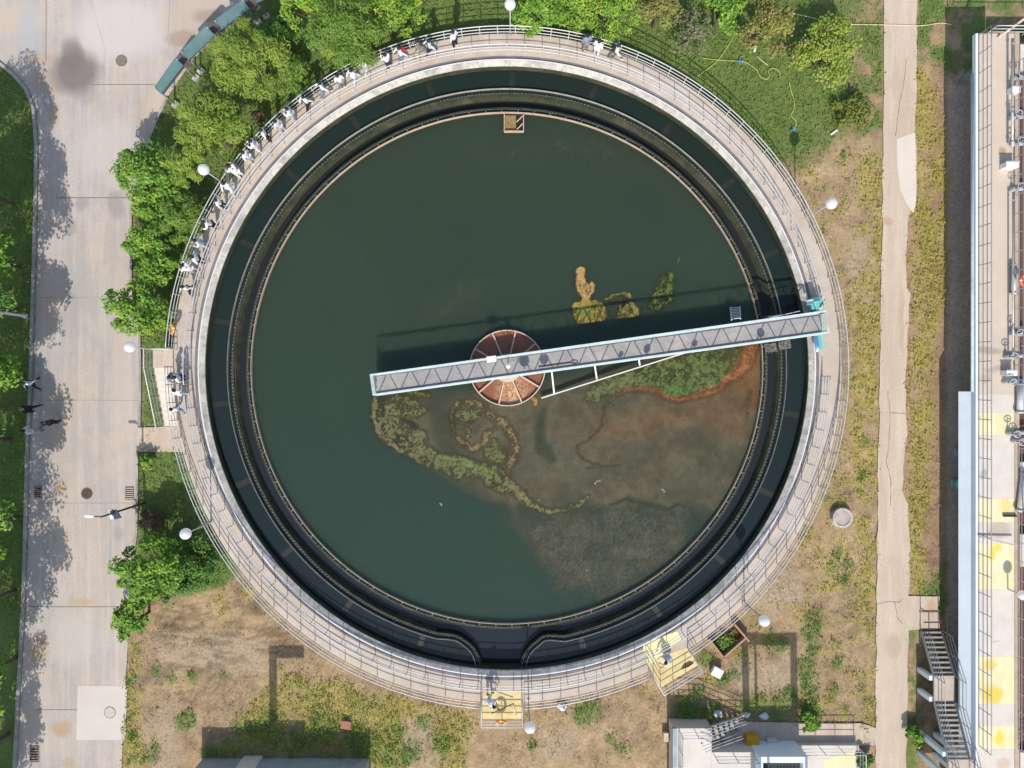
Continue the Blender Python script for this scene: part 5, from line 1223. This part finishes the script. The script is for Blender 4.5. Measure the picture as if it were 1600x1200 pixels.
# noticeboards with glass canopies along the top left road edge
boards = [((240, 135), (272, 90), (287, 103), (253, 147), 'lowest'), ((282, 79), (320, 39), (336, 56), (296, 94), 'second from the bottom'), ((334, 30), (378, -2), (390, 15), (347, 47), 'third from the bottom'), ((392, -12), (430, -36), (440, -20), (403, 5), 'topmost, cut by the frame')]
for k, (a, b_, c_, d_, w_) in enumerate(boards):
    a, b_, c_, d_ = [W(*p, 2.45) for p in (a, b_, c_, d_)]; a.z = b_.z = 2.30; c_.z = d_.z = 2.55
    mid = (a + b_ + c_ + d_) / 4
    t = thing('noticeboard', 'roadside noticeboard under a green glass canopy, ' + w_ + ' of the curved row', 'noticeboard', (mid.x, mid.y, 0), 0, 'noticeboards with glass canopies')
    mb = MB(); up = Vector((0, 0, .03)); mb.add([a, b_, c_, d_, a + up, b_ + up, c_ + up, d_ + up], [(3, 2, 1, 0), (4, 5, 6, 7), (0, 1, 5, 4), (1, 2, 6, 5), (2, 3, 7, 6), (3, 0, 4, 7)]); mb.build('canopy', M['glass_roof'], t)
    u = (b_ - a).normalized(); v_ = (d_ - a); v_.z = 0
    p0 = d_ - v_ * .85; p1 = c_ - v_ * .85
    for q in (p0, p1):
        mb = MB(); mb.tube([(q.x, q.y, 0), (q.x, q.y, 2.45)], .05, 8); mb.build('post', M['steel_grey'], t)
        f_ = q + v_.normalized() * .12; mb = MB(); mb.box((f_.x, f_.y, .09), (.42, .30, .2), math.atan2(u.y, u.x)); mb.build('footing', M['coping'], t)
        mb = MB(); mb.tube([(f_.x, f_.y, .15), (q.x, q.y, 1.2)], .025, 6); mb.build('stay', M['dark_steel'], t)
    mb = MB(); mb.beam(Vector((p0.x, p0.y, 1.95)) + v_ * .2, Vector((p1.x, p1.y, 1.95)) + v_ * .2, .08, .55); mb.build('board', M['wood'], t)
    mb = MB(); mb.beam(a, b_, .06, .06); mb.beam(d_, c_, .06, .06); mb.beam(a, d_, .05, .06); mb.beam(b_, c_, .05, .06); mb.build('canopy_frame', M['teal_dark'], t)
    if k < 3:
        na, nd = [W(*p, 2.45) for p in (boards[k + 1][0], boards[k + 1][3])]
        mb = MB(); mb.prism([(b_ * .98 + na * .02)[:2], (c_ * .98 + nd * .02)[:2], (nd * .94 + c_ * .06)[:2], (na * .94 + b_ * .06)[:2]], 1.95, 2.0); mb.build('link_strip', M['wood'], t)  # flat dark brown strip filling the gap to the next canopy
# hoses
def hose(pts, mat, lab, r=.019, cat='hose'):
    P_ = []
    pts = [W(*p, .07) for p in pts]
    for i in range(len(pts) - 1):
        p0, p1, p2, p3 = pts[max(i - 1, 0)], pts[i], pts[i + 1], pts[min(i + 2, len(pts) - 1)]
        for k in range(6):
            t_ = k / 6; P_.append(.5 * ((2 * p1) + (-p0 + p2) * t_ + (2 * p0 - 5 * p1 + 4 * p2 - p3) * t_ * t_ + (-p0 + 3 * p1 - 3 * p2 + p3) * t_ ** 3))
    P_.append(pts[-1]); mb = MB(); mb.tube(P_, r, 6); o = mb.build('hose', M[mat], smooth=True, fixn=False); tag(o, lab, cat, 'hoses on the upper right lawn'); return o
hose([(1230, 19), (1262, 26), (1300, 35), (1330, 38), (1400, 39), (1440, 40), (1470, 36), (1487, 39)], 'hose_pale', 'pale yellow hose crossing the right hand path at the top')
hose([(1153, 43), (1140, 68), (1122, 94), (1108, 106), (1090, 119)], 'hose', 'straight yellow hose running diagonally to the railing')
hose([(1098, 91), (1125, 94), (1158, 96), (1168, 99), (1181, 108), (1188, 119), (1197, 124), (1202, 119), (1201, 110), (1210, 107), (1218, 113), (1219, 122)], 'hose', 'yellow hose winding from the blue coupling on the lawn')
hose([(1183, 88), (1192, 96), (1200, 102)], 'hose_pale', 'short pale hose end under the olive tree')
hose([(1233, 128), (1236, 142), (1241, 158), (1240, 172), (1236, 180), (1242, 187), (1244, 193), (1241, 200)], 'hose', 'wavy yellow hose ending in the lower blue coupling', r=.022)
hose([(1335, 84), (1330, 105), (1325, 120), (1324, 127), (1327, 133), (1325, 143)], 'black', 'black cable lying right of the juniper', r=.03)
for px, py, lab in ((1157, 97, 'blue hose coupling in the middle of the lawn'), (1240, 202, 'blue hose coupling near the upper right railing')):
    c = W(px, py, .06); mb = MB()
    for k in range(4): mb.beam(c, c + Vector((math.cos(k * 1.6 + .4) * .16, math.sin(k * 1.6 + .4) * .16, .03)), .06, .06)
    mb.cyl((c.x, c.y, .0), .07, .14, 10); o = mb.build('hose_coupling', M['blue_plastic']); tag(o, lab, 'coupling', 'blue hose couplings')
def litter(name, px, py, w_, h_, z_, rz, mat, lab, cat, bevel=.015):
    c = W(px, py); mb = MB(); mb.box((c.x, c.y, z_ / 2 + .01), (w_, h_, z_), rad(rz), taper=.96); o = mb.build(name, M[mat], bevel=bevel); tag(o, lab, cat); return o
litter('white_bottle', 1179, 77, .16, .42, .14, -15, 'white_plastic', 'white plastic bottle lying on the lawn under the olive tree', 'bottle', .06)
litter('white_plank', 1303, 207, .12, .52, .06, -55, 'white_plastic', 'short white plank lying in weeds below the juniper', 'plank')
def crate(px, py, w_, d_, h_, rz, mat, lab, cat='box'):
    c = W(px, py); t = thing('storage_box', lab, cat, (c.x, c.y, 0)); mb = MB(); mb.box((c.x, c.y, h_ / 2 - .02), (w_, d_, h_ - .08), rad(rz)); mb.build('box_body', M[mat], t, bevel=.03)
    mb = MB(); mb.box((c.x, c.y, h_ - .03), (w_ + .05, d_ + .05, .06), rad(rz)); mb.build('lid', M[mat], t, bevel=.02)
crate(1118, 1047, .60, .52, .42, -28, 'white_plastic', 'white box standing in weeds beside the lower right platform')
crate(1172, 1152, .70, .60, .55, 0, 'yellow_plastic', 'amber yellow box standing against the basin wall')
crate(1039, 1148, .26, .5, .35, 0, 'cream', 'small beige box left of the basin corner')
crate(1204, 1156, .58, .42, .35, 0, 'steel_white', 'white ribbed crate against the basin wall')
def bag(px, py, s_, lab, mt='bag'):
    c = W(px, py); rnd = random.Random(int(px)); mb = MB(); mb.sphere((c.x, c.y, .10), s_, 12, 8, sc=(1.2, .8, .5))
    mb.v = [(x + rnd.gauss(0, s_ * .14), y + rnd.gauss(0, s_ * .14), max(.01, z + rnd.gauss(0, s_ * .10))) for x, y, z in mb.v]
    o = mb.build('plastic_bag', M[mt]); tag(o, lab, 'bag', 'plastic bags lying as litter')
bag(1121, 1114, .28, 'crumpled white plastic bag in front of the basin stair'); bag(1165, 1116, .20, 'pale plastic bag in weeds above the amber box'); bag(1193, 1118, .24, 'pale plastic bag at the edge of the shaded paving'); bag(878, 1103, .26, 'light blue crumpled bag under the railing right of the bottom platform'); bag(1080, 1129, .2, 'bluish bag in the deep shade left of the basin stair')
# low walled pit beside the lower right platform
c = W(1140, 1008); t = thing('valve_pit', 'open brick pit overgrown with weeds beside the lower right walkway', 'pit', (c.x, c.y, 0))
for a, b_ in (((1109, 1000), (1137, 1036)), ((1131, 1028), (1165, 998)), ((1148, 976), (1171, 1003))):
    mb = MB(); mb.wall([W2(*a, .5), W2(*b_, .5)], .12, -.1, .5); mb.build('pit_wall', nmat('old brick', (.45, .27, .18), (.36, .22, .15), 5, .9, fine=.2), t)
mb = MB(); mb.prism([W2(*p) for p in [(1122, 1000), (1148, 982), (1163, 998), (1133, 1025)]], .0, .06); mb.build('pit_floor', nmat('rusty mud', (.22, .12, .04), (.10, .09, .03), 4, .9, fine=.3), t)
mb = MB(); rr_ = random.Random(3); cs, nn, sz = [], [], []
for k in range(420):
    q = W(rr_.gauss(1134, 9), rr_.gauss(1005, 7), rr_.uniform(.1, .35)); cs.append(q); nn.append((rr_.gauss(0, .6), rr_.gauss(0, .6), 1)); sz.append(rr_.uniform(.08, .2))
o = link_mesh('pit_plants', quads_mesh('pit_plants', leaf_quads(cs, nn, sz), LM['weedg'])); tag(o, 'green weeds growing inside the brick pit', 'plants', kind='stuff')
c = W(541, 1131); mb = MB(); mb.box((c.x, c.y, .10), (.62, .5, .2), rad(-8)); o = mb.build('brick_slab', nmat('red brick', (.42, .19, .12), (.34, .15, .10), 5, .9, fine=.2), bevel=.02); tag(o, 'red brick cover slab among green weeds at bottom', 'slab')

# ------------------------------------------------------------------ right hand basin building
ZB = 2.8; xe = W(1528, 600, ZB).x; xi = W(1585, 600, ZB).x; yt = W(0, 52, ZB).y; yb = -40.0
bl = thing('basin_building', 'long raised concrete basin block with walkway slab along the right edge', 'building', (xe, 0, 0))
def yB(py): return W(0, py, ZB).y
Y0 = (.74, .57, .09)
def ys(px, py, rx, ry, c, s): v = W(px, py, ZB); k = (H - ZB) / F; return (v.x, v.y, rx * k, ry * k, c, s)
M['slab'] = nmat('pale dusty slab', (.59, .495, .40), (.55, .46, .37), .5, .9, fine=.07, c3=(.68, .59, .50), streak=[(1.4, 1.1, (.54, .45, .365), .55)], stains=[
    ys(1566, 236, 6, 8, (.40, .27, .15), .85), ys(1545, 547, 26, 9, (.33, .27, .20), .75), ys(1552, 578, 20, 7, (.36, .30, .23), .6), ys(1540, 590, 10, 8, (.36, .30, .23), .5), ys(1548, 1005, 3, 40, (.6, .5, .45), .3)])
M['slabw'] = nmat('whitewashed slab', (.66, .60, .535), (.62, .56, .50), .6, .9, fine=.07, streak=[(1.2, 1.2, (.58, .51, .45), .6), (.6, 3.0, (.62, .56, .50), .4)], stains=[ys(1562, 828, 22, 16, (.44, .37, .29), .8), ys(1568, 1193, 14, 9, (.52, .40, .26), .7), ys(1555, 1003, 10, 2, (.45, .35, .32), .6), ys(1540, 1036, 6, 2, (.45, .35, .32), .5), ys(1535, 741, 6, 8, (.34, .34, .35), .8)])
M['slaby'] = nmat('yellow washed slab', (.76, .68, .40), (.72, .64, .36), .8, .85, fine=.07, streak=[(1.5, 1.5, (.66, .58, .38), .5), (3.5, .6, (.80, .76, .56), .5)], stains=[ys(1549, 866, 8, 12, Y0, .95), ys(1558, 856, 10, 8, Y0, .95), ys(1546, 1038, 12, 11, (.68, .50, .10), .8), ys(1550, 1085, 20, 18, (.70, .51, .07), .9), ys(1561, 1152, 10, 14, Y0, .95), ys(1572, 790, 10, 14, (.74, .52, .10), .5)])
segs = [(52, 616, 'slab'), (616, 645, 'slabw'), (645, 680, 'slaby'), (680, 779, 'slabw'), (779, 816, 'slaby'), (816, 849, 'slabw'), (849, 921, 'slaby'), (921, 1026, 'slabw'), (1026, 1100, 'slaby'), (1100, 1134, 'slabw'), (1134, 1170, 'slaby'), (1170, 1700, 'slabw')]
for a, b_, mt in segs:
    y1, y0 = yB(a), max(yB(b_), yb)
    mb = MB(); mb.box(((xe + xi) / 2, (y0 + y1) / 2, ZB - .2), (xi - xe, y1 - y0 - .004, .4)); o = mb.build('slab_bay', M[mt], bl)
    if mt == 'slaby': o['label'] = 'yellow washed slab bay'
# edge trim, lower duct and deep fascia
mb = MB(); mb.box((xe - .06, (yt + yb) / 2, ZB - .16), (.12, yt - yb, .30)); mb.build('slab_edge', M['blue_wall'], bl)
y1, y0 = yB(112), yB(612); mb = MB(); mb.tube([(xe - .07, y1, 2.50), (xe - .07, y0, 2.50)], .13, 14); mb.build('gutter', nmat('bluish gutter', (.56, .66, .70), (.46, .56, .61), 1.2, .7, c3=(.40, .49, .54)), bl, smooth=True)
y1 = yB(612); mb = MB(); mb.add([(xe - .02, y1, 2.55), (xe - .02, yb, 2.55), (xe - .49, yb, 1.78), (xe - .49, y1, 1.78), (xe - .02, y1, 2.50), (xe - .02, yb, 2.50), (xe - .46, yb, 1.74), (xe - .46, y1, 1.74)], [(0, 1, 2, 3), (7, 6, 5, 4), (0, 4, 5, 1), (2, 6, 7, 3), (0, 3, 7, 4), (1, 5, 6, 2)]); mb.build('sheet_apron', M['blue_wall'], bl)
mb = MB(); mb.box((xe + 1.9, (yt + yb) / 2 - .5, 1.2), (.3, yt - yb - 1.2, 2.38)); mb.build('recessed_wall', M['wall_grey'], bl)
for k in range(16):
    y_ = yt - 1.2 - 3.8 * k; mb = MB(); mb.box((xe + 1.72, y_, 1.19), (.3, .35, 2.38)); mb.build('column', M['wall_grey'], bl)
# coping and the brown channel behind
mb = MB(); mb.box((xi + .13, (yt + yb) / 2, ZB - .15), (.26, yt - yb, .40)); mb.build('channel_kerb', nmat('tan kerb', (.50, .40, .30), (.42, .33, .25), 2, .9, fine=.15), bl)
mb = MB(); mb.box((xi + 9.3, (yt + yb) / 2, 1.15), (18, yt - yb - .6, 2.3)); mb.build('channel_floor', M['wall_grey'], bl)
M['sludge'] = nmat('brown sludge water', (.16, .075, .05), (.12, .06, .045), .8, .3, fine=.08)
mb = MB(); mb.box((xi + 8.2, (yt + yb) / 2, 2.38), (15.8, yt - yb - 1.5, .12)); mb.build('channel_water', M['sludge'], bl)
for py_, hh in ((70, 40), (600, 22), (722, 14), (835, 50), (1175, 60)):
    y1, y0 = yB(py_), yB(py_ + hh); mb = MB(); mb.box((xi + 3.3, (y0 + y1) / 2, ZB - .12), (6.0, abs(y1 - y0), .36)); mb.build('cross_walk', M['slabw'], bl)
def prail(name, lab, corners, mat, hs=(.36, .72, 1.08), per=1.1, rr=.03, group='railings of the right hand basin'):
    p_, q_ = seg_pts(corners, per); return railing(name, lab, p_, hs, q_, mat, rr, .024, group)
M['steel_pink'] = plain('dusty steel rail', (.40, .37, .36), .5, .2)
prail('edge_railing', 'grey railing along the outer edge of the right hand basin slab', [(xe + .06, yt - .1, ZB), (xe + .06, W(0, 1165, ZB).y, ZB)], 'steel_pink')
prail('channel_railing', 'pale railing between the slab and the upper half of the brown channel', [(xi - .02, yB(100), ZB + .02), (xi - .02, yB(600), ZB + .02)], 'steel_white')
prail('channel_railing', 'pale railing between the slab and the lower half of the brown channel', [(xi + .2, yB(700), ZB + .02), (xi + .2, yB(1170), ZB + .02), (xi + 3, yB(1172), ZB + .02)], 'steel_white', (.3, .6, .9, 1.08))
prail('end_railing', 'white railing across the top end of the right hand basin', [(xe + .4, yt - .1, ZB), (xe + 9, yt - .1, ZB)], 'steel_white')
mb = MB(); mb.beam(Vector((xe + 1.15, yt - .3, ZB + .06)), W(1608, 24, 4.2), .12, .06); o = mb.build('wooden_plank', M['cream']); tag(o, 'tan plank leaning over the top end railing', 'plank')
mb = MB(); mb.beam(W(1529, 838, ZB + .1), W(1590, 853, ZB + .5), .07, .07); o = mb.build('grey_pole', M['steel_grey']); tag(o, 'grey pole lying across the slab by the lamp globe', 'pole')
def valve(px, py, lab, red=False):
    c = W(px, py, 3.3); t = thing('gate_valve', lab, 'valve', (c.x, c.y, ZB), 0, 'gate valves by the brown channel')
    mb = MB(); mb.cyl((c.x, c.y, ZB + .05), .16, .30, 16, r2=.10); mb.build('valve_body', M['steel_grey'], t)
    mb = MB(); mb.tube([(c.x, c.y, ZB + .3), (c.x, c.y, ZB + .85)], .035, 8); mb.build('stem', M['dark_steel'], t)
    mb = MB(); mb.torus((c.x, c.y, ZB + .8), .19, .03, 22, 8)
    for k in range(3): mb.beam((c.x, c.y, ZB + .8), (c.x + .19 * math.cos(k * 2.09), c.y + .19 * math.sin(k * 2.09), ZB + .8), .03, .03)
    mb.build('handwheel', M['redorange'] if red else M['steel_grey'], t)
    mb = MB(); mb.tube([(c.x + .1, c.y, ZB + .15), (c.x + 1.2, c.y + .1, ZB + .15)], .12, 12); mb.build('pipe_stub', M['wall_grey'], t)
for px, py, lab in ((1592, 118, 'gate valve nearest the top end of the channel'), (1587, 180, 'gate valve second from the top of the channel'), (1590, 222, 'gate valve above the white instrument box'), (1590, 293, 'gate valve below the white instrument box'), (1589, 520, 'gate valve below the red lifebuoy'), (1580, 557, 'small valve above the pale blue box'), (1578, 597, 'small valve below the pale blue box'), (1592, 690, 'valve cluster beside the whitewashed bays'), (1584, 678, 'small valve left of the valve cluster')):
    valve(px, py, lab)
def ibox(px, py, w_, d_, h_, lab, mt='white_plastic'):
    c = W(px, py, ZB + h_); t = thing('instrument_box', lab, 'box', (c.x, c.y, ZB)); mb = MB(); mb.box((c.x, c.y, ZB + h_ / 2 + .03), (w_, d_, h_), taper=.97); mb.build('box_body', M[mt], t, bevel=.02)
    mb = MB(); mb.box((c.x, c.y + d_ / 2, ZB + h_ + .05), (w_ + .06, .06, .05)); mb.build('hood', M['steel_grey'], t)
ibox(1582, 257, .75, .32, .55, 'white instrument box with grey hood by the channel'); ibox(1581, 583, .62, .32, .5, 'pale blue box standing between two small valves'); ibox(1588, 140, .5, .35, .45, 'white box between the two top valves')
mb = MB(); mb.box(W(1578, 806, ZB + .1), (.75, .10, .09)); o = mb.build('black_bar', M['black']); tag(o, 'short black bar sticking out of the channel kerb', 'bar')
def pipe(a, b_, r, lab, z=ZB + .25, mt='pipe_paint'):
    a, b_ = W(*a, z), W(*b_, z); t = thing('channel_pipe', lab, 'pipe', (a.x, a.y, ZB)); mb = MB(); mb.tube([a, b_], r, 14); mb.build('pipe_shaft', M[mt], t, smooth=True)
    for q in (.05, .95):
        p = a.lerp(b_, q); d = (b_ - a).normalized(); mb = MB(); mb.tube([p - d * .03, p + d * .03], r * 1.4, 14); mb.build('flange', M['steel_grey'], t)
pipe((1594, 598), (1594, 646), .17, 'thick pale pipe beside the first whitewashed bay'); pipe((1600, 738), (1593, 800), .15, 'pale pipe beside the long whitewashed bay'); pipe((1582, 60), (1582, 230), .07, 'thin pipe along the upper kerb', ZB + .4, 'steel_grey'); pipe((1583, 300), (1583, 560), .05, 'thin conduit along the middle kerb', ZB + .4, 'steel_grey'); pipe((1584, 412), (1584, 460), .13, 'short grey pipe below the upper conduit', ZB + .2, 'steel_grey')
c_ = W(1598, 438, 3.6); lifebuoy(c_, Matrix.Rotation(rad(35), 3, 'Y'), 'redorange', 'red lifebuoy on the channel railing at the right edge', r=.27)
g_ = W(1598, 930, 4.0); t = thing('globe_lamp', 'white globe lamp at the right edge above the channel', 'lamp', (g_.x, g_.y, ZB)); mb = MB(); mb.tube([(g_.x, g_.y, 2.4), (g_.x, g_.y, 3.8)], .04, 8); mb.build('pole', M['steel_grey'], t); mb = MB(); mb.sphere((g_.x, g_.y, 4.0), .26, 20, 14); mb.build('globe', M['globe'], t, smooth=True)
for px, py, lab in ((1495, 708, 'teal pump housing under the slab beside the upper fascia'), (1490, 757, 'teal pump housing under the slab, the lower of two')):
    c = W(px, py, .5); t = thing('pump', lab, 'pump', (c.x + .45, c.y, 0), 0, 'teal pumps under the basin slab'); mb = MB(); mb.sphere((c.x + .45, c.y, .5), .34, 18, 12, sc=(1, 1, 1.1)); mb.build('housing', M['teal'], t, smooth=True)
    mb = MB(); mb.box((c.x + .45, c.y, .07), (.6, .5, .14)); mb.build('plinth', M['wall_grey'], t); mb = MB(); mb.tube([(c.x + .55, c.y, .6), (c.x + 1.6, c.y, .6)], .1, 12); mb.build('outlet_pipe', M['teal'], t)

# stair up to the slab at the lower right
sx0, sx1 = 25.28, 26.52
sty = [W(0, 984, 0).y, W(0, 1056, 1.4).y, W(0, 1097, 1.4).y, W(0, 1187, 2.8).y]
sr = thing('slab_stair', 'steel stair of two flights climbing to the right hand basin slab', 'stair', ((sx0 + sx1) / 2, sty[0], 0))
M['tread'] = nmat('worn tread plate', (.40, .38, .33), (.30, .285, .26), 3, .6, metal=.3)
def flight(y0, z0, y1, z1, n_):
    for k in range(n_):
        t_ = (k + .5) / n_; mb = MB(); mb.box(((sx0 + sx1) / 2, y0 + (y1 - y0) * t_, z0 + (z1 - z0) * (k + 1) / (n_ + 1)), (sx1 - sx0 - .1, abs(y1 - y0) / n_ * .52, .05)); mb.build('tread', M['tread'], sr)
    for x_ in (sx0, sx1): mb = MB(); mb.beam((x_, y0, z0 + .05), (x_, y1, z1), .05, .22); mb.build('stringer', M['steel_grey'], sr)
flight(sty[0], 0, sty[1], 1.4, 9); flight(sty[2], 1.4, sty[3], 2.8, 11)
mb = MB(); mb.box(((sx0 + sx1) / 2, (sty[1] + sty[2]) / 2, 1.36), (sx1 - sx0, abs(sty[1] - sty[2]), .1)); mb.build('landing', M['concrete'], sr)
mb = MB(); mb.box(((sx0 + xe) / 2 - .1, sty[3] - 2.0, 2.72), (xe - sx0 - .25, 4.0, .14)); mb.build('landing', M['concrete'], sr)
for x_ in (sx0, sx1):
    crn = [(x_, sty[0], .1), (x_, sty[1], 1.45), (x_, sty[2], 1.45), (x_, sty[3], 2.8), (x_, sty[3] - 3, 2.8)]
    for h in (.4, .72, 1.05): mb = MB(); mb.tube([(a, b_, c_ + h) for a, b_, c_ in crn], .026, 6); mb.build('handrail', M['steel_grey'], sr, fixn=False)
    p_, q_ = seg_pts(crn, 1.1)
    for q in q_: v_ = p_[q]; mb = MB(); mb.tube([v_, v_ + Vector((0, 0, 1.05))], .026, 6); mb.build('post', M['steel_grey'], sr, fixn=False)
for x_, y_, h in ((25.2, W(0, 1046, 0).y, 1.3), (25.2, W(0, 1078, 0).y, 1.3), (25.2, W(0, 1144, 0).y, 2.62), (25.2, W(0, 1176, 0).y, 2.62), (26.2, W(0, 1147, 0).y, 2.2), (26.2, W(0, 1178, 0).y, 2.62)):
    mb = MB(); mb.box((x_, y_, h / 2), (.28, .28, h)); mb.build('support_column', M['blue_wall'], sr)
gt = thing('stair_gate', 'dark tubular barrier at the foot of the right hand stair', 'barrier', W(1452, 972))
for px in (1438, 1466):
    a_, b_ = W(px, 984), W(px, 950); mb = MB(); mb.tube([(a_.x, a_.y, 0), (a_.x, a_.y, .9), (b_.x, b_.y, .9), (b_.x, b_.y, 0)], .028, 8); mb.build('hoop', M['dark_steel'], gt)
a_, b_ = W(1436, 968), W(1468, 968); mb = MB(); mb.beam((a_.x, a_.y, .5), (b_.x, b_.y, .5), .06, .08); mb.build('cross_bar', M['dark_steel'], gt)

# ------------------------------------------------------------------ low basin at the bottom right
lb_ = thing('low_basin', 'low concrete basin with inset channel cut by the bottom edge at right', 'building', W(1150, 1200))
x0 = W(1045, 0, 0).x; yN = W(0, 1158, 0).y; x1 = W(1240, 1150, 0).x; x2 = W(1337, 1150, 0).x; yS = -32
mb = MB(); mb.box(((x0 + x1) / 2 + 1.15, (yN + yS) / 2 - .02, .65), (x1 - x0 - 2.3, yN - yS, 1.3)); mb.build('basin_block', M['slabw'], lb_)
yW = W(0, 1138, 1.25).y
mb = MB(); mb.box((x0 + 1.15, (yW + yS) / 2, .63), (2.3, yW - yS, 1.26)); mb.build('basin_block', M['slabw'], lb_)
mb = MB(); mb.box((x0 + .05, (yW + yS) / 2 + .03, 1.30), (.26, yW - yS + .06, .26)); mb.build('parapet', M['wall_grey'], lb_)
mb = MB(); mb.box(((x1 + x2) / 2, (yN + yS) / 2 - .06, .2), (x2 - x1 - .01, yN - yS, .44)); mb.build('low_slab', M['slabw'], lb_)
mb = MB(); mb.flat([(x1 + 1.7, yN - .95), (x2 - .25, yN - .3), (x2 - .25, yS), (x1 + 1.7, yS)], .426); mb.build('yellow_bay', M['slaby'], lb_, fixn=False)
hx0, hx1 = 14.6, 17.5
for a, b_, c_, d_ in ((hx0, hx1, yN - .32, yN + .03), (hx0, hx0 + .25, yN - 7, yN - .33), (hx1 - .25, hx1, yN - 7, yN - .33)):
    mb = MB(); mb.box(((a + b_) / 2, (c_ + d_) / 2, .97), (b_ - a, d_ - c_, 1.9)); mb.build('hopper_wall', M['blue_wall'], lb_)
mb = MB(); mb.box(((hx0 + hx1) / 2, yN - 4, 1.35), (hx1 - hx0 - .52, 7, .14)); mb.build('hopper_floor', M['algae_dark'], lb_)
mb = MB()
for k in range(10): mb.box((hx0 + .5 + k * .2, yN - 2.4, 1.75), (.06, 2.6, .06))
mb.build('screen', M['steel_white'], lb_)
prail('basin_railing', 'railing round the top of the low basin at bottom right', [(x0 + .35, -26, 1.27), (x0 + .35, yW - .1, 1.27), (x0 + 2.2, yW - .1, 1.27)], 'steel_white')
prail('basin_railing', 'railing along the front of the low basin beside the hopper', [(x0 + 2.4, yN - .1, 1.31), (hx0 - .1, yN - .1, 1.31)], 'steel_grey')
prail('basin_railing', 'railing on the low yellow slab near the path at the bottom', [(hx1 + .1, yN - .1, .43), (x2 - .1, yN - .1, .43), (x2 - .1, -27, .43)], 'steel_white')
bs = thing('basin_stair', 'short open stair descending from the low basin to the paving', 'stair', W(1130, 1145))
s0 = W(1098, 1150, 1.25); s1 = W(1156, 1130, .05)
for k in range(7):
    t_ = (k + .5) / 7; p = s0.lerp(s1, t_); p.z = 1.25 - 1.2 * (k + .5) / 7; mb = MB(); mb.box(p, (.20, .9, .05), rad(14)); mb.build('tread', M['tread'], bs)
dv = Vector((.25, .9, 0)).normalized() * .47
for s in (-1, 1):
    mb = MB(); mb.beam(s0 + dv * s, s1 + dv * s, .05, .16); mb.build('stringer', M['steel_grey'], bs)
    for h in (.35, .7, 1.0): mb = MB(); mb.tube([s0 + dv * s + Vector((0, 0, h)), s1 + dv * s + Vector((0, 0, h))], .024, 6); mb.build('handrail', M['steel_white'], bs, fixn=False)
# hoist frames just below the frame edge; only their shadows reach the picture
def gantry(lab, legs, ytop, yb_, wd, beam_to=None, z0=0.0):
    h = (ytop - yb_) * -1; 
    hh = abs(ytop - yb_) / math.tan(rad(90 - SUN_EL)) 
    t = thing('hoist_frame', lab, 'hoist', (legs[0], yb_, 0), 0, 'hoist frames beyond the bottom edge')
    for i_, x_ in enumerate(legs): mb = MB(); mb.box((x_, yb_, hh / 2), (wd if i_ != 1 else .16, .3, hh)); mb.build('leg', M['steel_grey'], t)
    xs_ = list(legs) + ([beam_to] if beam_to is not None else []); mb = MB(); mb.box(((min(xs_) + max(xs_)) / 2, yb_, hh + .2), (max(xs_) - min(xs_) + wd, .36, .4)); mb.build('top_beam', M['steel_grey'], t)
gantry('steel hoist frame whose doubled shadow falls left of the lower right weeds', (W(1168, 0).x, W(1184, 0).x, W(1244, 0).x), W(0, 1006).y, -24.4, .42)
gantry('steel jib whose hooked shadow falls on the soil at lower left', (W(429, 0).x,), W(0, 1026).y, -24.6, .48, W(472, 0).x)

# ------------------------------------------------------------------ building at the bottom left
b2 = thing('pump_house', 'low grey building whose shaded wall meets the bottom edge at left', 'building', W(450, 1200))
ax0, ax1 = W(318, 0).x, W(577, 0).x; ay = W(0, 1184).y
mb = MB(); mb.box(((ax0 + ax1) / 2, ay - 4, .82), (ax1 - ax0, 8, 1.64)); mb.build('wall', M['wall_grey'], b2)
mb = MB(); mb.box(((ax0 + ax1) / 2, ay - 4.2, 1.70), (ax1 - ax0 + .2, 8.2, .12)); mb.build('roof', M['wall_grey'], b2)
mb = MB(); mb.box((W(435, 0).x, ay - 1.2, 2.2), (W(478, 0).x - W(392, 0).x, 1.2, .9)); mb.build('roof_block', M['wall_grey'], b2)
c = W(387, 1192, 1.0); mb = MB(); mb.box((c.x, ay + .16 - .45, .95), (1.15, .9, 1.94)); o = mb.build('cabinet', M['white_paint'], bevel=.02); tag(o, 'cream white cabinet against the grey wall at the bottom edge', 'cabinet')
